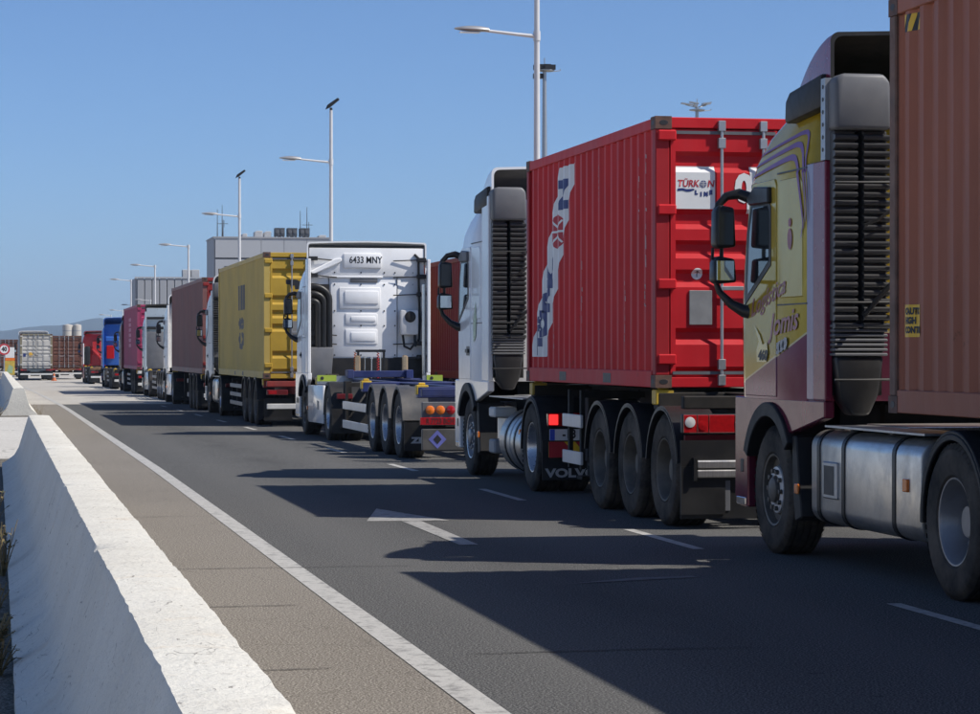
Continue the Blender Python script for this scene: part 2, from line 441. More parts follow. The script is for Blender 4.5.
# ------------------------------------------------------------------ trailers
def trailer(label, loc, length, axles, deck=1.16, cm=None, bright=False, tail='block', flap_mark=None, guard=True, group='container trailers in the queue', rz=0, twist=(), fender=None, key='S', side_boards=None):
    cm = cm or chassis_mat; fender = fender or black_plastic
    t = thing('container_trailer', label, 'trailer', loc, rz, group)
    m = M()
    for x in (-.46, .46):
        yn = length - 3.3                                       # thin gooseneck over the tractor
        m.box(x-.07, x+.07, .1, length, deck-.055, deck-.035).box(x-.012, x+.012, .1, yn, deck-.33, deck-.056).box(x-.07, x+.07, .1, yn, deck-.35, deck-.331)
        m.box(x-.03, x+.03, yn+.001, length, deck-.13, deck-.056)
    for i in range(int(yn/1.4)+1): m.box(-.445, .445, .3+i*1.4, .36+i*1.4, deck-.28, deck-.08)
    m.obj('chassis_beam', cm, t, .004)
    for y in twist:
        M().box(-1.19, 1.19, y-.09, y+.09, deck-.20, deck-.03).obj('bolster', cm, t, .012)
        for x in (-1.12, 1.12):
            M().box(x-.09, x+.09, y-.085, y+.085, deck-.15, deck-.006).box(x-.05, x+.05, y-.04, y+.04, deck-.005, deck+.03).obj('twist_lock', twist_yellow, t, .01)
    r, w = .525, .375
    for y in axles:
        M().tube([(-.95, y, r), (.95, y, r)], .065, 10).box(-.56, -.36, y-.45, y+.3, r-.02, deck-.35).box(.36, .56, y-.45, y+.3, r-.02, deck-.35).obj('axle', chassis_mat, t)
        for sx in (-1, 1):
            wheel(t, sx*1.24, y, r, w, 'trailer', key + ('b' if bright else ''), sx)
            M().arch(y, r, r+.055, r+.075, 8, 172, sx*1.26, sx*.84, 14).arch(y, r, r+.035, r+.054, 8, 172, sx*1.265, sx*1.235, 14).obj('mudguard', fender, t)
    ya = min(axles) - .64
    for sx in (-1, 1):
        f = M().box(sx*1.24, sx*.82, ya, ya+.012, .14, .58).obj('mud_flap', black_plastic, t)
    # rear frame
    M().box(-1.2, 1.2, .0, .10, deck-.17, deck-.05).obj('rear_beam', cm, t, .01)
    if tail == 'block':
        for sx in (-1, 1):
            m = M().box(sx*1.225, sx*.615, -.05, .03, .88, 1.06)
            h = m.obj('tail_light', black_plastic, t, .012)
            xs = [.62, .73, .98, 1.09, 1.22]
            for i in range(4): M().box(sx*(xs[i]+.003), sx*(xs[i+1]-.003), -.062, -.051, .888, 1.052).obj('lens', red_lens, h, .006)
            for q in (1.155, .675): M().lathe([(.05,-.062),(.048,-.07),(.03,-.074),(.001,-.075)], 'y', (sx*q,0,.985), 16).obj('clear_lens', clear_lens, h)
            M().lathe([(.045,-.062),(.043,-.07),(.001,-.074)], 'y', (sx*1.035,0,.955), 16).obj('round_lens', red_lens, h)
            M().box(sx*1.2, sx*.62, -.03, .0, .76, .87).obj('reflector_strip', mat('dkred', lambda: simple('dark_red_film', (.13,.01,.012), .35)), t, .005)
        m = M()
        for z in (.515, .60): m.box(-1.10, 1.10, -.10, -.03, z-.036, z+.036)
        m.obj('underrun_bar', alu, t, .012)
        for sx in (-1, 1):
            M().box(sx*1.13, sx*1.10, -.105, -.02, .45, .66).obj('bar_end', black_plastic, t); M().box(sx*.5, sx*.42, -.03, .1, .46, deck-.17).obj('bar_bracket', black_plastic, t)
        for sx in (-1, 1): M().box(sx*1.24, sx*.5, min(.16, ya+.02), min(.16, ya+.02)+.012, .10, .82).obj('spray_skirt', black_plastic, t)
        if flap_mark: 
            for sx in (-1, 1):
                x = sx*.93; yq = min(.16, ya+.02)
                fr = M().box(x-.16, x+.16, yq-.010, yq-.002, .17, .45).obj('flap_badge', grey_plastic, t, .003)
                decal(flat_poly([[(-.115,-.10),(.115,-.10),(.115,-.085),(-.115,-.085)],[(-.10,-.07),(-.065,-.07),(.01,.09),(-.02,.09)],[(.065,-.07),(.10,-.07),(.02,.09),(-.01,.09)],[(-.03,-.03),(.03,-.03),(0,.03)]]),
                      'badge_print', black_print, fr, lambda u, v, x=x: (x+u, yq-.0125, .31+v), None, None, (0,-1,0))
    elif tail == 'round':
        M().box(-1.2, 1.2, -.03, .05, .20, .52).obj('underrun_panel', mat('dksteel', lambda: simple('dark_steel_plate', (.10,.095,.09), .4, .4, .25, 5, .2)), t, .012)
        for sx in (-1, 1):
            p = M().box(sx*1.2, sx*.66, -.02, .05, .57, .92).obj('lamp_plate', grey_plastic, t, .01)
            for i, mm in enumerate((orange_lens, orange_lens, red_lens)):
                x = sx*(1.08-.155*i); M().lathe([(.068,-.02),(.066,-.05),(.045,-.062),(.001,-.066)], 'y', (x,0,.80), 20).obj('lamp', mm, p)
            M().box(-1.23*1 if sx<0 else .63, -.63 if sx<0 else 1.23, -.045, -.021, .58, .69).obj('number_plate', red_lens, t, .004)
    elif tail == 'simple':
        for sx in (-1, 1):
            h = M().box(sx*1.2, sx*.72, -.04, .03, .74, .86).obj('tail_light', mat('dkred', lambda: simple('dark_red_film', (.13,.01,.012), .35)), t, .01); M().box(sx*1.16, sx*.98, -.052, -.041, .76, .84).obj('lens', red_lens, h)
        M().box(-1.2, 1.2, -.05, .02, .42, .54).obj('underrun_bar', chassis_white, t, .01)
        for sx in (-1, 1): M().box(sx*1.24, sx*.6, .16, .172, .14, .66).obj('spray_skirt', black_plastic, t)
    # landing legs and side guards
    ly = length - 2.9
    for sx in (-1, 1):
        M().box(sx*.98, sx*.84, ly-.08, ly+.08, .42, deck-.06).box(sx*.96, sx*.86, ly-.055, ly+.055, .26, .43).box(sx*1.06, sx*.76, ly-.13, ly+.13, .22, .26).obj('landing_leg', side_boards if 0 else chassis_mat, t, .008)
    if guard:
        ye, ys = length - 3.5, max(axles) + .75
        zs = (.42, .86)
        if guard == 'ladder': ys, ye = max(axles)+.85, max(axles)+1.55
        if isinstance(guard, tuple): ys, ye, zs = guard; guard = 'ladder'
        if ye - ys > .4:
            for sx in (-1, 1):
                gm = M()
                if guard == 'ladder':
                    for z in zs: gm.box(sx*1.22, sx*1.19, ys, ye, z-.07, z+.07)
                else:
                    for z in (.42, .64, .86): gm.box(sx*1.22, sx*1.19, ys, ye, z-.05, z+.05)
                gd = gm.obj('side_guard', side_boards or mat('guard_grey', lambda: simple('guard_grey', (.16,.16,.165), .5, .2, .25, 4, .3)), t, .006)
                for q in (ys+.12, ye-.2): M().box(sx*1.185, sx*1.14, q, q+.08, .36, deck-.06).box(sx*1.141, sx*.47, q, q+.08, deck-.14, deck-.07).obj('guard_post', chassis_mat, gd)
    # coupling plate, air tank, toolbox
    M().box(-.55, .55, length-1.7, length-.2, deck-.131, deck-.10).obj('coupling_plate', cm, t)
    M().tube([(-.35, max(axles)+1.0, deck-.5), (.35, max(axles)+1.0, deck-.5)], .13, 14).obj('air_tank', chassis_mat, t)
    return t

# ------------------------------------------------------------------ tractor units
CAB = [(1.25,2.40),(1.60,2.42),(2.00,2.42),(2.35,2.38),(2.65,2.31),(2.95,2.20),(3.18,2.04),(3.36,1.82),(3.50,1.52),(3.60,1.15)]
def cab_front(z, df=0, k=1.0):
    for (a, fa), (b, fb) in zip(CAB, CAB[1:]):
        if a*1 <= z/k <= b: return fa + (fb-fa)*(z/k-a)/(b-a) + df
    return (CAB[0][1] if z/k < CAB[0][0] else CAB[-1][1]) + df
def cab_shell(yr, df, k):
    m = M(); rings = []
    for i, (z, f) in enumerate(CAB):
        f += df; z *= k
        hw = 1.25 if z < 3.0*k else 1.25 - .16*((z/k-3.0)/.6)**2
        rx, ry = .22, min(.34, (f-yr)*.5); ring = [(-hw, yr+.05), (-hw, (yr+f)/2)]
        for j in range(9):
            t = math.pi/2*j/8; ring.append((-hw+rx*(1-math.cos(t)**.9 if j < 8 else 1), f-ry+ry*math.sin(t)**.9 if j else f-ry))
        ring += [(-hw*.4, f+.03)]
        ring = ring + [(-x, y) for x, y in ring[::-1]] + [(hw-.05, yr), (-hw+.05, yr)]
        rings.append([(x, y, z) for x, y in ring])
    n = len(rings[0]); vs = sum(rings, []); fs = []
    for i in range(len(rings)-1):
        for j in range(n): fs.append((i*n+j, i*n+(j+1)%n, (i+1)*n+(j+1)%n, (i+1)*n+j))
    fs.append(list(range(n))); fs.append([(len(rings)-1)*n+j for j in range(n)])
    return m.add(vs, fs)

def mirrors(t, y, sx, k=1.0):
    """two housings on a pair of arms, hung outside the A pillar"""
    e = bpy.data.objects.new('mirror', None); COL.objects.link(e); e.parent = t; e.location = (sx*1.25, y, 0); e.empty_display_size = .1
    X = lambda v: sx*v
    M().tube([(X(-.05),-.04,2.90*k),(X(.06),.03,2.95*k),(X(.16),.06,2.93*k),(X(.225),.07,2.86*k),(X(.235),.07,2.80*k)], [.05,.045,.036,.032,.03], 8).obj('mirror_arm', black_plastic, e, smooth=60)
    M().tube([(X(.275),.07,2.50*k),(X(.28),.07,2.40*k)], .014, 6).tube([(X(.20),.07,2.50*k),(X(.20),.07,2.40*k)], .018, 6).obj('mirror_link', black_plastic, e)
    M().tube([(X(.26),.07,2.24*k),(X(.22),.06,2.13*k),(X(.13),.02,2.03*k),(X(.03),-.02,1.97*k),(X(-.05),-.08,1.96*k)], [.022,.028,.04,.055,.07], 8).obj('mirror_arm', black_plastic, e, smooth=60)
    for z0, z1, x0, x1 in ((2.49,2.85,.10,.275),(2.195,2.425,.095,.29)):
        z0 *= k; z1 *= k
        h = M().prism([(X(x0),z0+.015),(X(x0+.015),z1-.02),(X(x1-.03),z1+.005),(X(x1),z1-.05),(X(x1+.005),z0+.03),(X(x1-.03),z0)], 'y', -.03, .13)
        ho = h.obj('mirror_housing', black_plastic, e, .02, seg=2, smooth=60)
        M().box(X(x0+.025), X(x1-.02), -.036, -.0305, z0+.03, z1-.035).obj('mirror_glass', mirror_glass if z0 < 2.3*k else black_glass, ho, .002)
    return e
black_glass = simple('dark_mirror', (.03,.03,.035), .12, 0, .05, 3, 0, coat=.5)

def louvred_intake(t, yb, x0=-1.23, top=3.72, bot=1.17, m0=None):
    """the black two-barrel air intake stack behind the cab (seen from the rear)"""
    e = bpy.data.objects.new('air_intake', None); COL.objects.link(e); e.parent = t; e.location = (0, yb, 0); e.empty_display_size = .1
    w = .435
    hood = M().prism([(x0+.0,top-.42),(x0+.0,top-.05),(x0+.05,top),(x0+w-.05,top+.0),(x0+w,top-.06),(x0+w+.01,top-.42)], 'y', -.20, .10)
    hood.obj('intake_hood', m0 or grey_plastic, e, .03, seg=2, smooth=50)
    for a, b in ((x0+.015, x0+.188), (x0+.245, x0+w+.005)):
        m = M().box(a, b, -.10, .10, 1.86, top-.42)
        m.obj('intake_duct', louvre_mat, e, .012)
        n = 24; zz0, zz1 = 1.80, top-.44
        for i in range(n):
            z = zz0 + (zz1-zz0)*(i+.5)/n; h = (zz1-zz0)/n
            M().prism([(-.10, z-h*.5), (-.145, z-h*.38), (-.158, z-h*.2), (-.158, z+h*.1), (-.145, z+h*.24), (-.10, z+h*.34)], 'x', a-.004, b+.004).obj('louvre', louvre_mat, e, 0, smooth=50)
    M().box(x0+.02, x0+w, -.09, .1, 1.62, 1.88).obj('intake_neck', black_plastic, e, .03, seg=2)
    m = M()
    for i in range(7): m.box(x0+.015, x0+w-.0, -.135, .0, 1.60+i*.036, 1.622+i*.036)
    m.obj('bellows', grey_plastic, e, .006)
    M().prism([(x0+.03,1.6),(x0+.07,1.28),(x0+.16,bot-.02),(x0+.30,bot-.02),(x0+.37,1.30),(x0+w-.02,1.6)], 'y', -.12, .1).obj('air_filter_housing', black_plastic, e, .03, seg=2)
    M().box(x0+.005, x0+w+.01, .03, .10, 1.3, top-.3).obj('backing_plate', black_plastic, e)
    for z in (1.42, 2.0, 2.9):
        M().tube([(x0-.01,-.21,z),(x0+w*.5,-.225,z),(x0+w+.08,-.215,z+.005),(x0+w+.08,.25,z)], .011, 6).obj('stay_rod', black_plastic, e)
    M().tube([(x0+w+.06,-.2,3.02),(x0+w+.07,-.22,2.75),(x0+.32,-.235,2.62),(x0+.22,-.22,2.58)], .012, 6).tube([(x0+w+.06,-.2,2.36),(x0+w+.05,-.24,2.2),(x0+w-.1,-.25,2.05),(x0+.22,-.21,1.9)], .02, 6).obj('cable', black_plastic, e)
    return e

def tractor(label, loc, P, group='tractor units in the queue', rz=0):
    t = thing(P.get('name', 'tractor_unit'), label, 'truck', loc, rz, group)
    body, low, fair = P['body'], P.get('low', P['body']), P.get('fair', P['body'])
    yr, df, k = P.get('yr', .42), P.get('df', 0.0), P.get('k', 1.0)
    fw, dr = P.get('fwy', 1.42), P.get('dry', -2.6)
    key = P.get('key', 'T')
    cab = cab_shell(yr, df, k).obj('cab', body, t, smooth=50)
    ymax = lambda z: cab_front(z, df, k)
    # doors and sleeper panel lines
    yd0 = P.get('door_rear', 1.22) + df
    for sx in (-1, 1):
        z = lambda v: v*k
        pts = [(yd0, z(1.27)), (2.08+df, z(1.27)), (2.10+df, z(2.0)), (2.06+df, z(2.5)), (1.94+df, z(2.92)), (1.86+df, z(3.02)), (yd0+.05, z(3.02)), (yd0, z(2.97))]
        d = M().prism(pts, 'x', sx*1.243, sx*1.259).obj('door', body, t, .006)
        wp = [(yd0+.13, z(2.33)), (2.075+df, z(2.02)), (2.085+df, z(2.12)), (2.02+df, z(2.62)), (1.90+df, z(2.86)), (yd0+.18, z(2.86)), (yd0+.13, z(2.80))]
        fr = M().prism(wp, 'x', sx*1.25, sx*1.264).obj('window', black_plastic, d, .003)
        cy = sum(p[0] for p in wp)/len(wp); cz = sum(p[1] for p in wp)/len(wp)
        ip = [(cy+(y-cy)*.80-.03, cz+(zz-cz)*.84+.01) for y, zz in wp]
        M().prism(ip, 'x', sx*1.255, sx*1.2665).obj('pane', glass_mat, fr)
        M().prism([(yd0+.11, z(2.83)), (yd0+.12, z(2.96)), (1.74+df, z(2.985)), (1.93+df, z(2.90)), (1.88+df, z(2.84))], 'x', sx*1.25, sx*1.297).obj('wind_deflector', P.get('winddef', grey_plastic), d, .012)
        if P.get('handle', True): M().box(sx*1.255, sx*1.285, yd0+.08, yd0+.27, z(1.62), z(1.67)).box(sx*1.25, sx*1.262, yd0+.06, yd0+.29, z(1.58), z(1.71)).obj('door_handle', black_plastic if P.get('dark_handle', 1) else body, d, .008)
        for zz in (2.0, 3.05): M().box(sx*1.247, sx*1.2545, yr+.03, yd0-.012, z(zz), z(zz)+.012).obj('panel_seam', black_plastic if P.get('seam', 1) else body, t)
        M().prism([(yr+.12, z(2.06)), (yr+.12, z(2.95)), (yr+.2, z(3.0)), (yd0-.08, z(3.0)), (yd0-.08, z(2.06))], 'x', sx*1.244, sx*1.2565).obj('sleeper_panel', body, t, .012)
        # lower flank with the wheel cut-out
        a = [math.radians(v) for v in range(138, 30, -9)]
        R = .69
        arcp = [(fw+R*math.cos(v), .525+R*math.sin(v)) for v in a]
        nose = 2.40+df
        pts = [(yr-.40 if P.get('flush', 1) else yr, 1.26), (yr-.40 if P.get('flush', 1) else yr, 1.13), (fw-.53, .985)] + arcp + [(fw+.62, .80), (fw+.60, .34), (nose-.12, .34), (nose, .42), (nose, 1.26)]
        pts = [p for i, p in enumerate(pts)]
        M().prism(pts, 'x', sx*1.252, sx*1.17).obj('side_skirt', low, t, .012)
        M().arch(fw, .525, .585, .70, 24, 146, sx*1.285, sx*.92, 18).obj('wheel_arch', black_trim, t, .008)
        M().prism([(fw-.56,.97),(fw-.66,.97),(fw-.80,.34),(fw-.64,.30),(fw-.58,.55)], 'x', sx*1.24, sx*.88).obj('mud_flap', black_trim, t, .01)
        M().box(sx*1.262, sx*1.242, fw-.76, fw-.68, .52, .60).obj('side_marker', orange_lens, t, .006)
        M().box(sx*1.258, sx*1.10, fw+.66, nose-.05, .35, .42).obj('step_trim', chrome, t, .01)
        M().box(sx*1.256, sx*1.1, fw+.72, nose-.16, .62, .74).obj('step', black_plastic, t, .01)
        M().box(sx*1.21, sx*.78, nose-.02, nose+.03, .66, .92).obj('headlight', clear_lens, t, .02)
        # side fairing behind the cab
        ztop = P.get('fair_top', 3.30)*k
        if yr > .1:
            f = M().box(sx*1.249, sx*1.212, P.get('edge_w', .10), yr+.04, 1.262, ztop).obj('side_fairing', fair, t, .008)
            M().box(sx*1.253, sx*1.19, 0, P.get('edge_w', .10), 1.262, ztop).obj('fairing_edge', P.get('edge', fair), f, .01)
            if P.get('strip'):
                m = M().box(sx*1.2535, sx*1.19, -.005, .098, ztop+.002, ztop+.62)
                for i in range(6): m.prism(circle_pts(.05, ztop+.08+i*.095, .016, 8), 'x', sx*1.257, sx*1.2532, 1)
                m.obj('perforated_strip', [bare_steel, black_print], f)
        if P.get('flap'):
            M().prism([(1.02+df,3.44*k),(1.0+df,3.62*k),(.90+df,3.68*k),(.10,3.745*k),(.10,3.49*k)], 'x', sx*1.254, sx*1.14).obj('side_flap', P['flap'], t, .025, seg=2)
        mirrors(t, 2.06+df, sx, k)
    # front
    z = lambda v: v*k
    m = M(); vs = []
    for zz in (2.05, 2.4, 2.7, 2.95): vs += [(-1.0, ymax(z(zz))+.035, z(zz)), (1.0, ymax(z(zz))+.035, z(zz))]
    m.add(vs, [(0,1,3,2),(2,3,5,4),(4,5,7,6)]).obj('windscreen', glass_mat, t)
    M().box(-1.1, 1.1, ymax(z(3.0))-.05, ymax(z(3.0))+.28, z(3.0), z(3.06)).obj('sun_visor', black_plastic, t, .015)
    M().box(-.95, .95, 2.42+df, 2.46+df, .95, 1.85).obj('grille', black_plastic, t, .015)
    M().box(-1.23, 1.23, 2.10+df, 2.44+df, .34, .95).obj('bumper', low, t, .05, seg=2)
    # roof deflector: a hollow scoop open to the rear
    rd = P.get('roof', 'scoop'); rm = P.get('roof_mat', body); top = P.get('roof_top', 4.06)
    if rd:
        n = 8; hw = P.get('roof_hw', 1.21); y1 = 1.25+df; zb = 3.52*k
        def prof(y, inset=0):
            s = 1 - ((y - 0.0)/(y1))**1.7 if y > 0 else 1.0
            h = zb + .10 + (top - zb - .10)*max(0, s) - inset; w = hw - .10*(1-s) - inset; r = P.get('roof_r', .16)
            p = [(-w, zb)]
            for j in range(7):
                a = math.pi/2*j/6; p.append((-w + r*(1-math.cos(a)), h - min(r, h-zb)*(1-math.sin(a))))
            p += [(-w*.5, h+.02), (0, h+.03)]
            return p + [(-x, zz) for x, zz in p[-2::-1]]
        ys = [P.get('roof_rear', .02) + (y1-.02)*i/n for i in range(n+1)]
        def shell(inset, y0):
            mm = M(); vs = []; fs = []; q = len(prof(0))
            yy = [max(y, y0) for y in ys]
            for y in yy: vs += [(x, y, zz) for x, zz in prof(y, inset)]
            for i in range(n):
                for j in range(q-1): fs.append((i*q+j, i*q+j+1, (i+1)*q+j+1, (i+1)*q+j))
            mm.recalc = False
            return mm, vs, fs, q
        mm, vs, fs, q = shell(0, 0)
        mm.add(vs, fs); d = mm.obj('roof_deflector', rm, t, smooth=50)
        mm, vs2, fs2, q = shell(.03, 0)
        mm.add(vs2, [f[::-1] for f in fs2])
        mm.obj('lining', P.get('lining', black_plastic), d, smooth=50)
        m = M(); m.recalc = False
        rim = [v for v in vs[:q]] + [v for v in vs2[:q]]
        m.add(rim, [(i, q+i, q+i+1, i+1) for i in range(q-1)]); m.obj('rim_edge', P.get('rim_edge', rm), d)
    # chassis
    m = M(); back = dr - 1.05
    for x in (-.42, .42): m.box(x-.04, x+.04, back, fw+.7, .78, 1.02)
    for y in (back+.02, back+.8, dr+.6, -.6, .4): m.box(-.379, .379, y, y+.12, .80, 1.0)
    m.obj('chassis_frame', P.get('frame', chassis_mat), t, .006)
    M().tube([(-1.0, fw, .52), (1.0, fw, .52)], .06, 8).tube([(-1.0, dr, .52), (1.0, dr, .52)], .11, 10).lathe([(.001,-.22),(.2,-.18),(.26,0),(.2,.18),(.001,.22)], 'x', (0,dr,.54), 14).obj('axle', chassis_mat, t)
    M().box(-.48, .48, fw-.5, fw+.55, .72, 1.24).box(-.3, .3, -.9, fw-.5, .5, .95).obj('engine', chassis_mat, t, .03)
    m = M().lathe([(.001,.0),(.44,.0),(.46,-.04),(.46,-.09)], 'z', (0, dr+.35, P.get('fifth', 1.03)), 28); m.box(-.40, .40, dr-.02, dr+.72, .90, P.get('fifth', 1.03)-.06)
    m.obj('fifth_wheel', bare_steel, t)
    M().box(-.9, .9, yr-1.25, yr-.35, 1.055, 1.085).obj('catwalk', alu, t, .006)
    for sx in (-1, 1):
        M().box(sx*1.22, sx*.80, yr-2.45, yr-.32, 1.06, 1.075).obj('catwalk_rail', P.get('rail', bare_steel), t) if P.get('rail', bare_steel) else None
        wheel(t, sx*1.23, fw, .515, .315, 'front', key, sx)
        wheel(t, sx*1.235, dr, .515, .295, 'drive', key, sx)
        M().arch(dr, .515, .575, .60, -4, 184, sx*1.245, sx*.58, 20).arch(dr, .515, .535, .576, -4, 184, sx*1.25, sx*1.225, 20).obj('rear_mudguard', black_trim, t, .006)
        f = M().box(sx*1.245, sx*.56, dr-.66, dr-.645, .16, .62).obj('mud_flap', black_trim, t)
        if P.get('flap_text'):
            decal(flat_text(P['flap_text'], .135, .006, 1.35), 'lettering', pale_print, f, lambda u, v, sx=sx: (sx*.90+u, dr-.6645, .235+v), None, None, (0,-1,0))
        M().box(sx*1.16, sx*.86, dr-.72, dr-.665, .80, .90).obj('tail_light', mat('dkred', lambda: simple('dark_red_film', (.13,.01,.012), .35)), t, .012) if not P.get('brake') else None
        if P.get('brake'):
            h = M().box(sx*1.20, sx*.62, dr-.74, dr-.665, .78, .93).obj('tail_light', red_lens, t, .01)
            M().box(sx*1.185, sx*1.08, dr-.752, dr-.741, .795, .915).obj('lamp', lit_red, h, .006)
        if sx < 0 and P.get('plate'):
            p = M().box(-1.17, -.66, dr-.705, dr-.69, .615, .745).obj('number_plate', white_print, t, .004)
            M().box(-1.168, -1.11, dr-.7085, dr-.7055, .617, .743).obj('blue_band', blue_print, p)
            decal(flat_text(P['plate'], .14, .004, .85), 'lettering', black_print, p, lambda u, v: (-.88+u, dr-.7085, .685+v), None, None, (0,-1,0))
            b = M().box(-1.18, -.66, dr-.70, dr-.69, .42, .60).obj('hazard_board', yellow_print, t, .003)
            decal(flat_poly([[(-.26,-.09),(-.08,-.09),(.10,.09),(-.26,.09)]]), 'red_stripe', red_print, b, lambda u, v: (-.92+u, dr-.7035, .51-v*1.0), None, None, (0,-1,0))
            decal(flat_poly([[(.05,-.09),(.26,-.09),(.26,.09),(.20,.09)]]), 'red_stripe', red_print, b, lambda u, v: (-.92+u, dr-.7035, .51-v*1.0), None, None, (0,-1,0))
        # tanks
        ya, yb = dr+.70, fw-.92
        tk = P.get('tank', 'square')
        if tk == 'square':
            rr = .09; z0, z1, xo, xi = .31, 1.03, 1.20, .58
            pts = []
            for cx, cz, a0 in ((xo-rr*1.6, z1-rr*1.4, 0), (xi+rr, z1-rr*1.4, 90), (xi+rr, z0+rr*1.4, 180), (xo-rr*1.6, z0+rr*1.4, 270)):
                for j in range(7):
                    a = math.radians(a0+90*j/6); pts.append((sx*(cx+rr*(1.6 if cx > .8 else 1)*math.cos(a)), cz+rr*1.4*math.sin(a)))
            tank = M().prism(pts, 'y', ya, yb).obj('fuel_tank', alu, t, .022, seg=2, smooth=40)
            for ys in (ya+.52, yb-.78, yb-.20):
                sp = [(p[0]*1.0 + (sx*.008 if abs(p[0]) > .9 else 0), .67+(p[1]-.67)*1.022) for p in pts]
                M().prism(sp, 'y', ys-.035, ys+.035).obj('tank_strap', black_plastic, tank, .004, smooth=40)
            fr = M().box(sx*1.222, sx*1.19, yb-.66, yb-.34, .52, .80).obj('step_frame', bare_steel, tank, .01)
            M().box(sx*1.2235, sx*1.19, yb-.62, yb-.38, .55, .77).obj('step_recess', black_print, fr)
            M().tube([(sx*1.0, ya+1.0, 1.0), (sx*1.0, ya+1.0, 1.07)], .06, 12).tube([(sx*1.0, yb-.5, 1.0), (sx*1.0, yb-.5, 1.07)], .05, 12).obj('filler_cap', black_plastic, tank)
            M().box(sx*1.225, sx*1.195, ya+.22, ya+.30, .66, .75).obj('side_marker', orange_lens, tank, .006)
        elif tk == 'round':
            c, R = .63, .40; y0 = ya + .05
            tank = M().lathe([(.001,-.06),(R*.6,-.05),(R*.93,0),(R,.05),(R,1.25),(R*.93,1.3),(R*.6,1.36),(.001,1.37)], 'y', (sx*.83, y0, c-.10), 40).obj('gas_tank', alu, t, smooth=50)
            for yy in (.30, .86): M().lathe([(R+.001,-.04),(R+.010,-.035),(R+.010,.035),(R+.001,.04)], 'y', (sx*.83, y0+yy, c-.10), 40).obj('tank_band', black_plastic, tank)
            for yy in (.58,): M().lathe([(R+.001,-.03),(R+.008,-.025),(R+.008,.025),(R+.001,.03)], 'y', (sx*.83, y0+yy, c-.10), 40).obj('tank_strap', bare_steel, tank)
            M().box(sx*1.2, sx*.9, yb-.62, yb-.26, .80, .93).obj('valve_box', chassis_white, t, .02)
            M().box(sx*1.2, sx*.9, yb-.62, yb-.26, .34, .52).obj('valve_box', chassis_grey, t, .02)
            M().tube([(sx*1.0, yb-.44, .53), (sx*1.0, yb-.44, .79)], .12, 14).obj('filter_can', alu, t)
            M().box(sx*1.215, sx*1.18, y0+.05, y0+.12, .62, .70).obj('side_marker', orange_lens, t, .005)
        elif tk == 'skirt':
            pts = [(ya-.06, .30), (yb+.06, .28), (yb+.12, 1.02), (ya-.02, 1.04)]
            p = M().prism(pts, 'x', sx*1.25, sx*1.19).obj('chassis_skirt', low, t, .02, seg=2)
            M().prism([(ya+.55,.72),(ya+.85,.74),(ya+.80,.56),(ya+.55,.56)], 'x', sx*1.2535, sx*1.24).obj('step_recess', grey_plastic, p)
            M().box(sx*1.15, sx*.55, ya, yb, .34, .98).obj('fuel_tank', alu, t, .03)
    if P.get('intake'): louvred_intake(t, .02, top=P.get('intake_top', 3.72), m0=P.get('intake_mat'))
    return t

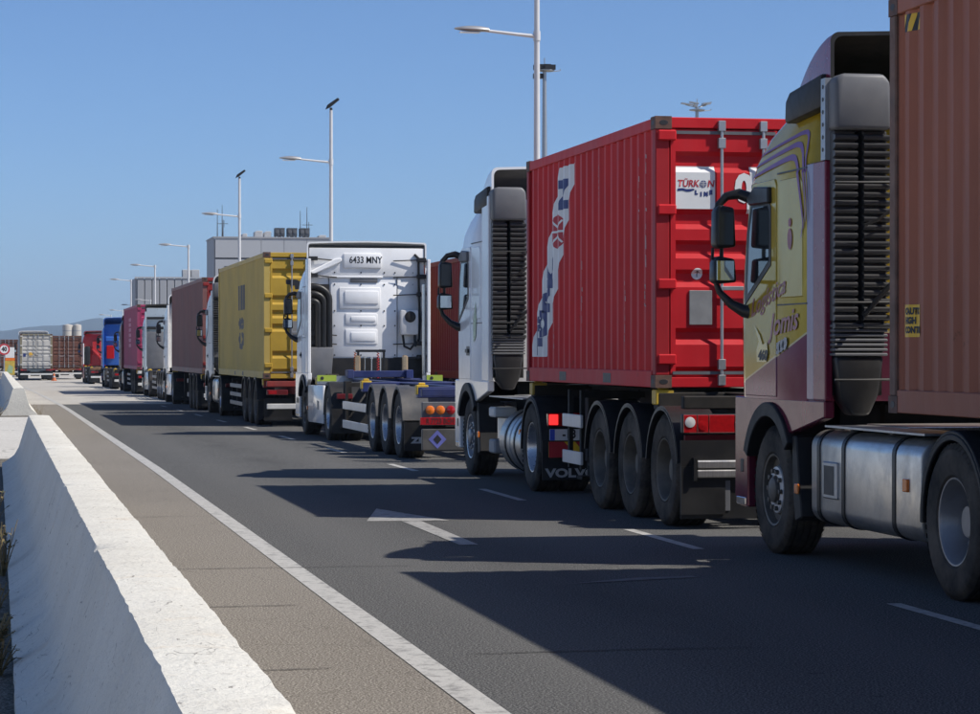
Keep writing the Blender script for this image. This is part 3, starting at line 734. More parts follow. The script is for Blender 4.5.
# ================================================================== THE SETTING
def asphalt(name, a, b, speck=.5, patch=(.10,.10,.10), crack=.0, tracks=False):
    k = N(name)
    fine = k.noise(85, 2, .7); mid = k.noise(24, 4, .7); big = k.noise(.35, 5, .6, k.map((1.6,.35,1)))
    col = k.mix(k.ramp(big, .3, .72), a, b)
    coarse = k.noise(38, 3, .75)
    col = k.mix(k.math('MULTIPLY', k.ramp(fine, .52, .60), speck), col, tuple(min(1, x*2.4+.03) for x in b))
    col = k.mix(k.math('MULTIPLY', k.ramp(fine, .40, .48, (1,1,1,1), (0,0,0,1)), speck), col, tuple(x*.30 for x in a))
    col = k.mix(k.math('MULTIPLY', k.ramp(coarse, .57, .63), speck*.35), col, tuple(min(1, x*2.2+.02) for x in b))
    col = k.mix(k.math('MULTIPLY', k.ramp(coarse, .38, .44, (1,1,1,1), (0,0,0,1)), speck*.35), col, tuple(x*.4 for x in a))
    col = k.mix(k.math('MULTIPLY', k.ramp(mid, .55, .75), .25), col, patch)
    st = k.ramp(k.noise(1.1, 7, .75), .64, .72); col = k.mix(k.math('MULTIPLY', st, .35), col, tuple(x*.5 for x in a))
    if tracks:
        sp = k.n('ShaderNodeSeparateXYZ'); k.l(k.tc.outputs['Object'], sp.inputs[0])
        ph = k.math('FRACT', k.math('DIVIDE', k.math('SUBTRACT', sp.outputs['X'], 2.2), 3.5))
        wob = k.math('MULTIPLY', k.math('SUBTRACT', k.noise(.25, 3), .5), .12)
        c = k.math('ABSOLUTE', k.math('SUBTRACT', k.math('ADD', ph, wob), .5))
        oil = k.ramp(c, .02, .15, (1,1,1,1), (0,0,0,1)); pol = k.ramp(k.math('ABSOLUTE', k.math('SUBTRACT', c, .27)), .03, .12, (1,1,1,1), (0,0,0,1))
        mott = k.ramp(k.noise(1.3, 5, .7, k.map((1,.25,1))), .35, .7)
        col = k.mix(k.math('MULTIPLY', k.math('MULTIPLY', oil, mott), .38), col, tuple(x*.45 for x in a))
        col = k.mix(k.math('MULTIPLY', pol, .22), col, tuple(x*1.55 for x in b))
        dr = k.ramp(k.noise(5.5, 2, .5), .70, .735); col = k.mix(k.math('MULTIPLY', dr, k.math('MULTIPLY', oil, .6)), col, tuple(x*.3 for x in a))
    if crack:
        v = k.n('ShaderNodeTexVoronoi', feature='DISTANCE_TO_EDGE'); v.inputs['Scale'].default_value = .42
        d = k.n('ShaderNodeVectorMath', operation='ADD'); nz = k.n('ShaderNodeTexNoise'); nz.inputs['Scale'].default_value = 1.5
        k.l(k.tc.outputs['Object'], nz.inputs['Vector']); k.l(k.tc.outputs['Object'], d.inputs[0]); k.l(nz.outputs['Color'], d.inputs[1]); k.l(d.outputs[0], v.inputs['Vector'])
        e = k.ramp(v.outputs['Distance'], .002, .006, (1,1,1,1), (0,0,0,1))
        col = k.mix(k.math('MULTIPLY', e, crack), col, tuple(x*.3 for x in a))
    h = k.math('ADD', k.math('MULTIPLY', fine, .6), k.math('MULTIPLY', mid, .6)); k.bump(h, .32, .010)
    return k.set(col, k.math('ADD', k.math('MULTIPLY', big, .15), .82), 0, .15)
def marking(name, under, amt=.55, base=.30):
    k = N(name)
    w = k.ramp(k.noise(9, 6, .7), .36, .50); fine = k.noise(95, 2, .6)
    w = k.math('MULTIPLY', w, k.ramp(fine, .30, .40))
    col = k.mix(k.math('ADD', k.math('MULTIPLY', w, amt), base), under, (.50,.485,.45)); k.bump(fine, .4, .008)
    return k.set(col, .7, 0, .3)
asph = asphalt('asphalt', (.066,.066,.064), (.086,.084,.080), .85, tracks=True)
shoulder_m = asphalt('shoulder_asphalt', (.150,.132,.108), (.195,.176,.150), .7, (.24,.21,.18), .25)
pale_m = asphalt('pale_concrete', (.36,.33,.29), (.45,.42,.37), .2, (.5,.46,.4), .4)
ground_m = asphalt('dusty_ground', (.26,.23,.18), (.33,.29,.23), .25, (.38,.33,.26))
verge_m = asphalt('verge_bounce_concrete', (.46,.435,.385), (.54,.51,.455), .35, (.33,.31,.28), .8)  # made extra pale so its unseen part bounces light onto shaded faces
mark_m = marking('road_paint', (.12,.117,.11)); old_mark = simple('worn_road_paint', (.12,.12,.12), .8, 0, .3, 9)

def ysteps(y0, y1):
    ys = [y0]
    while ys[-1] < y1: ys.append(min(y1, ys[-1] + max(2.0, ys[-1]*.06)))
    return ys
def sheet(name, m, xa, xb, y0, y1, dz, kind='structure', parent=None):
    fa = xa if callable(xa) else (lambda y: xa); fb = xb if callable(xb) else (lambda y: xb)
    ys = ysteps(y0, y1); mm = M(); mm.recalc = False
    mm.add(sum([[(fa(y), y, g(y)+dz), (fb(y), y, g(y)+dz)] for y in ys], []), [(2*i, 2*i+1, 2*i+3, 2*i+2) for i in range(len(ys)-1)])
    return mm.obj(name, m, parent, kind=kind if not parent else None)
gr = M(); gr.recalc = False; ys = ysteps(-400, 35) + ysteps(35, 6500)[1:]
xs = (-7000, -300, 0, 15, 300, 7000)
gz = lambda y: max(g(y), -4.0)
gr.add([(x, y, gz(y)-.03) for y in ys for x in xs], [(i*6+j, i*6+j+1, i*6+j+7, i*6+j+6) for i in range(len(ys)-1) for j in range(5)])
gr.obj('ground', ground_m, kind='structure')
line_x = lambda y: 2.2 if y < 80 else 2.2 - .75*((y-80)/80)**1.3
sheet('road', asph, 2.13, 13.0, -40, 90, 0)
sheet('shoulder', shoulder_m, .70, 2.13, -40, 90, .0)
sheet('concrete_pavement', pale_m, .70, 26, 90, 420, 0)
sheet('edge_line', mark_m, lambda y: line_x(y)-.085, lambda y: line_x(y)+.075, -20, 150, .004)
for i in range(-1, 18):
    y0 = 13.4 + 7.08*i
    sheet('lane_dash', mark_m, 5.70-.004*max(0, y0-20)-.05, 5.70-.004*max(0, y0-20)+.05, y0, y0+2.4, .004)
for i in range(0, 14):
    y0 = 13.4 + 7.08*i
    sheet('lane_dash', mark_m, 9.20, 9.30, y0, y0+2.4, .004)
a = M(); a.recalc = False
a.add([(3.88,26.4,.004),(3.50,24.45,.004),(4.30,24.40,.004)], [(0,1,2)]); a.add([(3.83,24.39,.004),(3.84,21.3,.004),(4.0,21.3,.004),(4.02,24.39,.004)], [(0,1,2,3)])
a.obj('arrow_marking', marking('worn_arrow_paint', (.085,.084,.08), .48, .12), kind='structure')
a = M(); a.recalc = False
a.add([(3.95,17.58,.004),(4.98,17.92,.004),(4.96,18.03,.004),(4.5,17.95,.004)], [(0,1,2,3)]); a.obj('faded_marking', old_mark, kind='structure')
for y in range(93, 160, 9):
    sheet('pavement_joint', shoulder_m, .72, 13, y, y+.06, .003)

crack_m = simple('crack_dark', (.035,.032,.028), .9)  # flat dark colour of the road cracks
def crack(x0, x1, y, sd):
    r = random.Random(sd); n = int(abs(x1-x0)/.09); mm = M(); mm.recalc = False; vs = []
    for i in range(n+1):
        x = x0+(x1-x0)*i/n; yy = y+.05*noise.noise(Vector((x*2.1, y, 0)))+r.uniform(-.012,.012); w = .006+.010*r.random()*math.sin(math.pi*i/n)
        vs += [(x, yy-w, g(y)+.0055), (x, yy+w, g(y)+.0055)]
    mm.add(vs, [(2*i, 2*i+2, 2*i+3, 2*i+1) for i in range(n)]); mm.obj('road_crack', crack_m, kind='structure', smooth=0)
for x0, x1, y, sd in ((.9,3.1,19.3,1),(1.1,1.9,16.4,2),(.8,2.1,25.5,3),(2.3,5.4,38.0,4),(.8,2.3,34.5,5),(2.5,4.1,13.6,6),(.9,1.7,13.1,7),(2.2,5.6,52,8)): crack(x0, x1, y, sd)

# raised verge left of the barriers, with its kerb face
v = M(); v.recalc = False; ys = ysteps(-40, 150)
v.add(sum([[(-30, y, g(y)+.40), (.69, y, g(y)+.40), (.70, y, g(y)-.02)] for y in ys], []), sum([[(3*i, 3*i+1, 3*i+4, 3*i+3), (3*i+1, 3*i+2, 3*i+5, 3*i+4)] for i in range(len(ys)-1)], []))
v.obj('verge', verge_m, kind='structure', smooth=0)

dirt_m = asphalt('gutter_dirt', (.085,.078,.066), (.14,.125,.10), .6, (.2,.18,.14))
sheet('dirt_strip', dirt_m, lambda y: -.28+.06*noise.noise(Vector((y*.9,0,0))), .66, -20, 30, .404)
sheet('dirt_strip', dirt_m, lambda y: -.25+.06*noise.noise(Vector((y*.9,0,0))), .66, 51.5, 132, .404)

# ------------------------------------------------------------------ barriers
def concrete():
    k = N('barrier_concrete')
    big = k.noise(.9, 6, .65); fine = k.noise(40, 4, .7); run = k.noise(1, 7, .7, k.map((1.2,5,.8)))
    col = k.mix(k.ramp(big, .3, .7), (.62,.59,.515), (.70,.675,.60))
    col = k.mix(k.math('MULTIPLY', k.ramp(run, .52, .78), .30), col, (.40,.36,.30))
    col = k.mix(k.math('MULTIPLY', k.ramp(k.noise(8, 6, .75), .56, .74), .30), col, (.38,.35,.30))
    col = k.mix(k.math('MULTIPLY', k.ramp(k.noise(3.2, 7, .75), .58, .72), .5), col, (.60,.49,.36))
    col = k.mix(k.math('MULTIPLY', k.ramp(k.noise(1.4, 8, .8), .60, .74), .30), col, (.36,.33,.285))
    col = k.mix(k.math('MULTIPLY', k.ramp(k.noise(60, 3, .7), .62, .67), .55), col, (.30,.27,.23))
    col = k.mix(k.math('MULTIPLY', k.ramp(k.noise(1, 5, .7, k.map((16,16,1.2))), .64, .70), .55), col, (.28,.25,.215))
    col = k.mix(k.math('MULTIPLY', k.ramp(fine, .64, .72), .7), col, (.22,.20,.18))
    sp = k.n('ShaderNodeSeparateXYZ'); k.l(k.tc.outputs['Object'], sp.inputs[0])
    # hairline cracks and drag marks, running obliquely down the face
    cr = k.noise(2.0, 2, .5, k.map((5,1.1,.25))); e = k.math('ABSOLUTE', k.math('SUBTRACT', cr, .5))
    m1 = k.math('MULTIPLY', k.ramp(e, .0, .006, (1,1,1,1), (0,0,0,1)), k.ramp(k.noise(3.0, 4, .6), .56, .60))
    col = k.mix(k.math('MULTIPLY', m1, .75), col, (.12,.105,.09))
    chips = k.ramp(k.noise(22, 4, .8, k.map((1,.35,1.6))), .655, .675); col = k.mix(k.math('MULTIPLY', chips, .8), col, (.15,.13,.11))
    k.bump(k.math('ADD', k.math('MULTIPLY', fine, .8), k.noise(6, 5)), .5, .02)
    return k.set(col, .85, 0, .25)
conc = concrete()
def barrier(label, y0, y1, loose, seedv):
    prof = [(.065,.39),(.065,.455),(.105,.475),(.19,.54),(.235,.62),(.334,.940),(.343,.955),(.41,.960),(.49,.960),(.552,.956),(.562,.940),(.655,.62),(.70,.54),(.80,.455),(.83,.42),(.83,-.02)]
    m = M(); n = int((y1-y0)/.07); rnd = random.Random(seedv); vs = []
    for i in range(n+1):
        y = y0 + (y1-y0)*i/n; row = []
        for j, (x, z) in enumerate(prof):
            q = Vector((x*3, y*1.9, z*3 + seedv)); amp = .005 if j in (0, len(prof)-1) else (.0045 if 5 <= j <= 10 else .004)
            ch = max(0, noise.noise(Vector((j//3*7.1, y*4.5, seedv+3))) - .38)*.035 if j in (6, 9) else 0     # knocked-off arris
            dx = amp*noise.noise(q) + .0045*noise.noise(q*7) + (ch if j == 6 else -ch); dz = .5*amp*noise.noise(q+Vector((9,3,1))) + .002*noise.noise(q*7) - ch
            row.append((x+dx, y, z+dz+g(y)))
        vs += row
    k = len(prof); fs = []
    for i in range(n):
        for j in range(k-1): fs.append((i*k+j, i*k+j+1, (i+1)*k+j+1, (i+1)*k+j))
    fs.append(list(range(k))); fs.append([n*k+j for j in range(k)])
    m.add(vs, fs); o = m.obj('concrete_barrier', conc, smooth=32)
    tag(o, label, 'barrier', 'concrete barriers beside the road'); return o
barrier('long pale concrete road barrier filling the near foreground, wavy sunlit top edge', -4, 27.7, 0, 1.0)
barrier('farther pale concrete barrier starting beyond the gap, below the speed limit sign', 52.6, 131, 0, 5.0)

# ------------------------------------------------------------------ weeds at the barrier foot
straw = simple('dry_weed', (.20,.15,.07), .8, 0, .35, 9); wgreen = simple('weed_leaf', (.075,.085,.035), .8, 0, .4, 9)
def weed(label, x, y, z, h, n, seedv, spread=.1, cat='weed'):
    r = random.Random(seedv); t = thing('dry_weed', label, cat, (x, y, z), 0, 'dry weeds at the foot of the barriers')
    st = M(); lf = M(); lf.recalc = False
    for i in range(n):
        a = r.uniform(0, 6.28); rad = r.uniform(.2, 1)*spread; hh = h*r.uniform(.45, 1.0)
        p = [Vector((rad*.1*math.cos(a), rad*.1*math.sin(a), 0)), Vector((rad*.5*math.cos(a), rad*.6*math.sin(a), hh*.55)), Vector((rad*math.cos(a+.3), rad*1.2*math.sin(a+.3), hh))]
        st.tube(p, [.004,.003,.0018], 4)
        for kx in range(7):
            f = r.uniform(.1, 1); q = p[0].lerp(p[1], f*2) if f < .5 else p[1].lerp(p[2], f*2-1)
            b = r.uniform(0, 6.28); L = r.uniform(.015, .05); w = L*.3; d = Vector((math.cos(b), math.sin(b), r.uniform(-.2,.7))).normalized()
            sd = d.cross(Vector((0,0,1))).normalized()*w
            lf.add([q, q+d*L*.5+sd, q+d*L, q+d*L*.5-sd], [(0,1,2,3)], r.choice((0,0,1)))
    st.obj('stem', straw, t, smooth=60); lf.obj('foliage', [straw, wgreen], t, smooth=0, kind='stuff')
    return t
weed('tallest dry weed leaning on the shaded barrier face, thin branching stems', .035, 14.3, .40, .42, 12, 3, .13)
weed('low straw coloured weed tuft at the barrier foot, near its far end', .0, 18.6, .40, .26, 12, 4, .10)
weed('small dry tuft in the barrier shadow just below the tall weed', .0, 12.2, .40, .16, 16, 5, .10)
weed('dusty weed clump at lower left of the picture by the barrier foot', .0, 10.9, .40, .14, 18, 6, .10)
weed('nearest weed clump at the bottom left corner by the barrier foot', .01, 9.9, .40, .15, 18, 8, .10)
weed('grey green tuft at the near end of the farther barrier', .06, 52.2, g(52)+.40, .35, 16, 9, .2)
weed('rusty brown weed at the road side foot of the farther barrier', .98, 60, g(60), .5, 16, 10, .16)

# ------------------------------------------------------------------ hills and sky air
hill_m = simple('hill_scrub', (.050,.060,.042), .9, 0, .3, .004)
def hills():
    prof = [(-700,322),(-400,326),(-200,328),(0,331),(20,328.5),(40,326),(60,325),(75,323),(88,319),(97,317.5),(106,319),(118,324),(130,328),(160,331),(200,334),(320,338),(600,335),(1000,339),(1700,333)]
    Z = 6000; m = M(); cols = []
    def h(u):
        for (a, b), (c, d) in zip(prof, prof[1:]):
            if a <= u <= c: return b + (d-b)*(u-a)/(c-a)
    us = [-700 + 8*i for i in range(301)]
    for u in us:
        top = unproj(u, h(u) + .9*noise.noise(Vector((u*.06, 0, 0))), Z)
        near = unproj(u, HV, Z-900); mid = unproj(u, HV, Z-420); back = unproj(u, HV, Z+800)
        col = [(near.x, near.y, -5), (mid.x, mid.y, top.z*(.42+.22*noise.noise(Vector((u*.03, 3, 0))))), (top.x, top.y, top.z), (back.x, back.y, -5)]
        cols += col
    m.add(cols, [(i*4+j, i*4+j+1, i*4+j+5, i*4+j+4) for i in range(len(us)-1) for j in range(3)])
    return m.obj('hills', hill_m, kind='structure', smooth=60)
hills()
hz = N('haze_air'); hz.t.nodes.remove(hz.b)
pv = hz.n('ShaderNodeVolumePrincipled'); pv.inputs['Color'].default_value = (.55,.74,1.0,1); pv.inputs['Density'].default_value = 1.2e-4; pv.inputs['Anisotropy'].default_value = .0
hz.l(pv.outputs[0], hz.t.nodes['Material Output'].inputs['Volume'])
M().box(-7500, 7500, -450, 7200, -6, 180).obj('haze', hz.mat, kind='stuff', smooth=0)

# ================================================================== BUILDINGS FAR BEHIND
clad = simple('grey_cladding', (.37,.385,.41), .55, 0, .05, .15, .05)
clad2 = simple('grey_blue_cladding', (.30,.31,.33), .55, 0, .06, .15, .05)
clad_dark = simple('dark_backing', (.10,.105,.115), .7)  # dark tone behind the panel joints, also window surround and fan grilles
roof_kit = simple('roof_unit_dark', (.07,.075,.085), .6); roof_pale = simple('roof_unit_pale', (.45,.45,.45), .6)
def gz_at(p): return g(p.y)
# tall block
A = unproj(215, HV, 265); base = g(A.y); top = unproj(215, 237.5, 265).z - base
b = thing('warehouse', 'tall grey flat-roofed block with rooftop fans and aerials, behind the yellow container', 'building', (A.x, A.y, base))
Wd, Dp = 11.9, 9.0
M().box(0, Wd, 0, Dp, 0, top-.25).obj('wall', clad_dark, b)
for i in range(5):
    for z0, z1 in ((0, top*.52), (top*.53, top*.845), (top*.855, top)):
        M().box(.03+Wd/5*i, Wd/5*(i+1)-.01, -.12, 0-.001, z0, z1-.05).obj('wall_panel', clad, b)
for i in range(6):
    M().box(-.12, -.001, .03+Dp/6*i, Dp/6*(i+1)-.03, 0, top-.05).obj('wall_panel', clad2, b)
M().box(-.2, Wd+.1, -.2, .12, top-.049, top+.10).box(-.2, .12, .121, Dp, top-.049, top+.10).obj('parapet', clad2, b)
M().box(0, Wd, .13, Dp, top-.25, top-.2).obj('roof', roof_pale, b)
fx = .95; wz = top*.80
w = M().box(fx, fx+1.0, -.16, -.121, wz-1.35, wz-.1).obj('window', clad_dark, b); M().box(fx+.08, fx+.92, -.17, -.161, wz-1.27, wz-.18).obj('pane', glass_mat, w)
for i, x in enumerate((6.35, 6.87, 7.65, 8.17, 8.95, 9.47)):
    u = M().box(x, x+.48, 1, 2.4, top+.25, top+1.1).box(x+.05, x+.1, 1.1, 2.3, top-.2, top+.249).box(x+.38, x+.43, 1.1, 2.3, top-.2, top+.249).obj('rooftop_fan', roof_kit, b)
    M().lathe([(.21,0),(.20,-.05),(.05,-.06),(.001,-.06)], 'y', (x+.24, 1.0, top+.68), 14).obj('fan_grille', clad_dark, u)
for x, ww, hh in ((2.9,.55,.5),(4.2,.85,.8),(5.2,.75,.75),(10.9,.8,.4)):
    M().prism([(x,top-.2),(x,top+hh*.8),(x+ww*.3,top+hh),(x+ww,top+hh),(x+ww,top-.2)], 'y', 1.2, 2.6).obj('rooftop_unit', roof_pale, b, .05)
for x, h in ((.5,3.1),(1.0,3.5),(1.1,2.0),(9.2,3.0),(9.9,3.4)):
    m = M().tube([(x, 3, top-.2), (x, 3, top+h)], [.06,.025], 6)
    if h > 3.3: m.tube([(x-.5, 3, top+h*.45), (x+.6, 3, top+h*.45)], .03, 5).tube([(x+.2, 3, top+h*.35), (x+.2, 3, top+h*.55)], .03, 5)
    m.obj('antenna', roof_kit, b)
# lower ribbed warehouse
A = unproj(137, HV, 345); base = g(A.y); top = unproj(137, 277.5, 345).z - base
b2 = thing('warehouse', 'lower ribbed grey warehouse behind the street lamps, left of the tall block', 'building', (A.x, A.y, base))
Wd = 16
M().box(0, Wd, .3, 12, 0, top-.2).obj('wall', clad_dark, b2)
for i in range(16): 
    M().box(Wd/16*i+.05, Wd/16*(i+1)-.05, .0, .299, 0, top-.1).obj('wall_panel', clad2, b2, .05)
for i in range(3): M().box(-.25, -.001, .4+3.9*i, 4.2+3.9*i, 0, top-.1).obj('wall_panel', clad2, b2)
M().box(-.3, Wd+.1, -.1, .3, top-.099, top+.1).obj('parapet', clad, b2)
for x in (6.2, 7.4): M().box(x, x+1.1, 1.5, 3.2, top-.2, top+1.15).obj('rooftop_unit', roof_pale, b2, .05)
# silos
silo_m = simple('silo_paint', (.45,.42,.37), .6, 0, .08, .2, .2)
for u, hw, lab in ((67.8, 5.2, 'left one of two pale round silos far behind the brown container'), (77.3, 4.2, 'right one of two pale round silos far behind the brown container')):
    Z = 720; p = unproj(u, HV, Z); R = hw/F*Z; base = g(p.y); tp = unproj(u, 325.0, Z).z - base
    t = thing('silo', lab, 'silo', (p.x, p.y, max(base,-4.0)), 0, 'pale silos on the skyline'); tp += base - max(base, -4.0)
    m = M(); m.lathe([(R,0),(R,tp*.97),(R*.92,tp),(.01,tp+.3)], 'z', (0,0,0), 28); m.obj('tank', silo_m, t, smooth=40)
    m = M()
    for z in (.55,.7,.85): m.lathe([(R*1.0,tp*z),(R*1.02,tp*z+.05),(R*1.02,tp*z+.2),(R*1.0,tp*z+.25)], 'z', (0,0,0), 28)
    m.obj('hoop', clad2, t)

# ================================================================== STREET LAMPS
lamp_w = simple('lamp_pole_white', (.62,.62,.62), .45, .1, .05, 1.5, .08); lamp_head_m = simple('lamp_head_grey', (.33,.33,.34), .4, .3, .08, 4)
def street_lamp(loc, label, ext=True, arm_z=9.5):
    t = thing('street_lamp', label, 'street lamp', loc, 0, 'street lamps along the far side of the queue')
    topz = arm_z + 2.05 if ext else arm_z + .06
    M().tube([(0,0,0),(0,0,arm_z*.5),(0,0,topz)], [.11,.085,.065], 14).obj('pole', lamp_w, t, smooth=60)
    M().lathe([(.17,0),(.17,.04),(.13,.06),(.125,.9),(.10,.95)], 'z', (0,0,0), 14).obj('base', lamp_w, t)
    a = M().tube([(-.02,0,arm_z-.04),(-.5,0,arm_z+.0),(-1.35,0,arm_z+.08)], [.05,.042,.036], 10).lathe([(.09,-.12),(.09,.12)], 'z', (0,0,arm_z-.03), 12).obj('arm', lamp_w, t, smooth=60)
    m = M(); rings = []
    for i in range(9):
        f = i/8; x = -1.22 - .86*f; w = .15*math.sin(math.pi*min(.97, .16+.84*f*.97))**.6; h = .075*math.sin(math.pi*min(.97, .2+.75*f))**.7
        rings.append([(x, w*math.cos(2*math.pi*j/12), arm_z+.085+.02*f + (h*1.25 if math.sin(2*math.pi*j/12) > 0 else h*.7)*math.sin(2*math.pi*j/12)) for j in range(12)])
    vs = sum(rings, []); fs = [(i*12+j, i*12+(j+1)%12, (i+1)*12+(j+1)%12, (i+1)*12+j) for i in range(8) for j in range(12)] + [tuple(range(12)), tuple(range(96,108))]
    h = m.add(vs, fs).obj('lamp_head', lamp_head_m, t, smooth=50)
    M().box(-1.95, -1.45, -.09, .09, arm_z+.01, arm_z+.035).obj('lens', clear_lens, h)
    if ext:
        e = M().box(-.05, .05, -.05, .05, topz-.12, topz+.10).obj('camera_bracket', black_plastic, t, .01)
        M().prism([(-.22,topz+.02),(-.02,topz+.12),(.34,topz+.42),(.26,topz+.50),(-.14,topz+.22)], 'y', -.14, .14).obj('floodlight', black_plastic, t, .02)
    return t
names = ['nearest street lamp, its tall white pole leaving the top of the picture',
         'second nearest white street lamp with dark floodlight at its tip, behind the white cab',
         'third nearest white street lamp with dark floodlight, in front of the tall grey block',
         'street lamp with plain right-angled arm, just left of the tall grey block',
         'street lamp in front of the ribbed warehouse, near its middle',
         'street lamp at the left corner of the ribbed warehouse']
for i, lab in enumerate(names):
    y = (62.4, 102.3, 141.7, 179.9, 218.4, 257.7)[i]
    street_lamp((13.2 - .0*i, y, g(y)), lab, i < 3, 9.5 if i else 9.6)
far = ['lower street lamp whose arm shows against the ribbed warehouse wall', 'small far street lamp left of the ribbed warehouse, largest of the far three', 'small far street lamp left of the warehouse, middle one of the far three', 'smallest and farthest street lamp, over the red cab']
for i, lab in enumerate(far):
    y = (330, 361, 399, 440)[i]; street_lamp(((19.4, 19.2, 19.2, 19.2)[i], y, g(y)), lab, False, 9.2)
def high_mast(u, vtop, Z, label, wide):
    p = unproj(u, HV, Z); base = g(p.y); h = unproj(u, vtop, Z).z - base
    t = thing('floodlight_mast', label, 'floodlight mast', (p.x, p.y, base), 0, 'high floodlight masts of the port')
    M().tube([(0,0,0),(0,0,h*.6),(0,0,h)], [.45,.3,.2], 12).obj('pole', bare_steel, t, smooth=60)
    M().lathe([(.3,-.5),(.9,-.4),(.9,-.3),(.3,-.2)], 'z', (0,0,h), 16).tube([(0,0,h),(0,0,h+.9)], .05, 6).tube([(.3,0,h-.5),(1.6,0,h-.35),(1.65,0,h-.2)], .05, 6).obj('head_frame', bare_steel, t)
    n = 5 if wide else 7
    for i in range(n):
        a = 2*math.pi*i/n + .4; R = 1.3 if wide else .8
        q = Vector((R*math.cos(a), R*math.sin(a), h + (.25 if wide else -.05)))
        m = M().tube([(0,0,h-.1), q], .05, 5)
        if wide: m.prism([(-.5,-.05),(.5,.12),(.5,.24),(-.5,.10)], 'y', -.3, .3)
        else: m.box(-.32, .32, -.25, .25, -.26, .24)
        # move the lamp body out to the arm's end
        k = len(m.v) - 8
        m.v = m.v[:k] + [(x*(1 if math.cos(a) > 0 else -1)*1.0 + q.x, y + q.y, z + q.z) for x, y, z in m.v[k:]]
        m.obj('floodlight', black_plastic if not wide else bare_steel, t)
    if not wide:
        for dx in (-.9, -.5): M().box(dx-.25, dx+.25, -.3, .3, h-1.2, h-.7).obj('floodlight', black_plastic, t)
high_mast(544.5, 67, 260, 'high floodlight mast with dark lamp cluster, just right of the nearest street lamp', False)
high_mast(697, 107, 290, 'high floodlight mast whose spread lamps show above the red container roof', True)

# ================================================================== TRUCKS, nearest first
CX = 7.40
# --- paints
def two_tone():
    k = N('gold_and_maroon_paint'); sp = k.n('ShaderNodeSeparateXYZ'); k.l(k.tc.outputs['Object'], sp.inputs[0])
    y, z = sp.outputs['Y'], sp.outputs['Z']
    edge = k.math('SUBTRACT', z, k.math('ADD', 1.885, k.math('MULTIPLY', y, -.235)))      # gold above a slanting line
    f = k.ramp(k.math('ADD', edge, .5), .499, .501)
    sw = k.noise(1.3, 4, .6, k.map((1,1,.8)), 1.2)
    gold = k.mix(k.ramp(sw, .35, .7), (.47,.31,.020), (.56,.41,.075)); 
    gold = k.mix(k.ramp(z, 0, 1), gold, gold)
    mar = k.mix(k.ramp(k.noise(1.6, 3), .3, .7), (.14,.025,.055), (.20,.06,.10))
    line = k.math('LESS_THAN', k.math('ABSOLUTE', edge), .008)
    col = k.mix(f, mar, gold); col = k.mix(line, col, (.62,.52,.30))
    d = k.ramp(k.noise(2.3, 6, .7), .5, .8); col = k.mix(k.math('MULTIPLY', d, .12), col, (.3,.27,.22))
    return k.set(col, .07, .2, .35, .0)
gold_m = two_tone()
maroon = paint('maroon_paint', (.20,.015,.04), .25, .05); lavender = simple('lavender_metallic', (.25,.185,.26), .18, .2, .08, 1.2, .06, spec=.4)
maroon_met = simple('maroon_metallic', (.15,.020,.045), .12, .1, .18, 1.6, .04, spec=.3)
purple_print = simple('purple_stripe', (.20,.06,.22), .35, .1, .06, 3, spec=.3)
pink_print = simple('rose_script', (.30,.09,.11), .35, .2, .2, 4)
gold_badge = simple('gold_badge', (.50,.42,.20), .2, .9, .1, 5)
white_p = paint('white_truck_paint', (.80,.80,.80), .22, .12, coat=.35); white_dirty = paint('white_truck_paint_dusty', (.64,.64,.63), .35, .3)
silver_p = simple('silver_blue_paint', (.44,.50,.54), .3, .3, .06, 2, .12, coat=.5)
blue_p = paint('blue_truck_paint', (.02,.11,.42), .3, .1); red_p = paint('red_truck_paint', (.44,.018,.022), .3, .1)
rear_grey = simple('grey_lining', (.20,.20,.195), .6, 0, .2, 3, .2)

# 1 ---- nearest: gold and maroon tractor, brown container
P1 = dict(body=gold_m, low=maroon_met, fair=lavender, edge=maroon, edge_w=.29, roof_mat=maroon, rim_edge=black_trim, lining=black_trim, flap=black_trim, strip=True, fair_top=3.08, handle=False,
          intake=True, tank='square', key='A', winddef=black_plastic, roof_rear=.0, roof_top=4.05, roof_r=.07)
t1 = tractor('nearest truck cab in gold and maroon paint, black louvred air intake behind it', (CX, 18.55, 0), P1)
def hull_x(y, z, off=.004):
    hw = 1.25 if z < 3.0 else 1.25 - .16*((z-3.0)/.6)**2
    f = cab_front(z); ry = .34; x = hw
    if y > f-ry:
        t_ = math.asin(min(1, ((y-(f-ry))/ry)**(1/.9))); x = hw - .22*(1-math.cos(t_)**.9)
    if z < 3.03 and yd(y): x = max(x, 1.259)
    return -(x+off)
def yd(y): return .40 < y < 2.12
def swoosh(pts, wmax):
    """stripe along photo pixels (crop 745,120 at 7.14 per px) laid on the cab flank"""
    wmax *= .42; P = [at(745+a/7.14, 120+b/7.14, 6.15) for a, b in pts]; P = [Vector((y-18.55, z)) for y, z in P]
    fine = []
    for a, b in zip(P, P[1:]): fine += [a.lerp(b, i/6) for i in range(6)]
    for _ in range(3): fine = [fine[0]] + [(fine[i-1]+fine[i]*2+fine[i+1])/4 for i in range(1, len(fine)-1)] + [fine[-1]]
    n = len(fine); bm = bmesh.new(); prev = None
    for i, p in enumerate(fine):
        d = (fine[min(n-1, i+1)] - fine[max(0, i-1)]).normalized(); nr = Vector((-d.y, d.x))
        w = wmax*(.25+.75*math.sin(math.pi*min(1, i/(n-1)*1.05))**.7)
        q = (bm.verts.new((*(p+nr*w), 0)), bm.verts.new((*(p-nr*w), 0)))
        if prev: bm.faces.new((prev[0], q[0], q[1], prev[1]))
        prev = q
    return bm
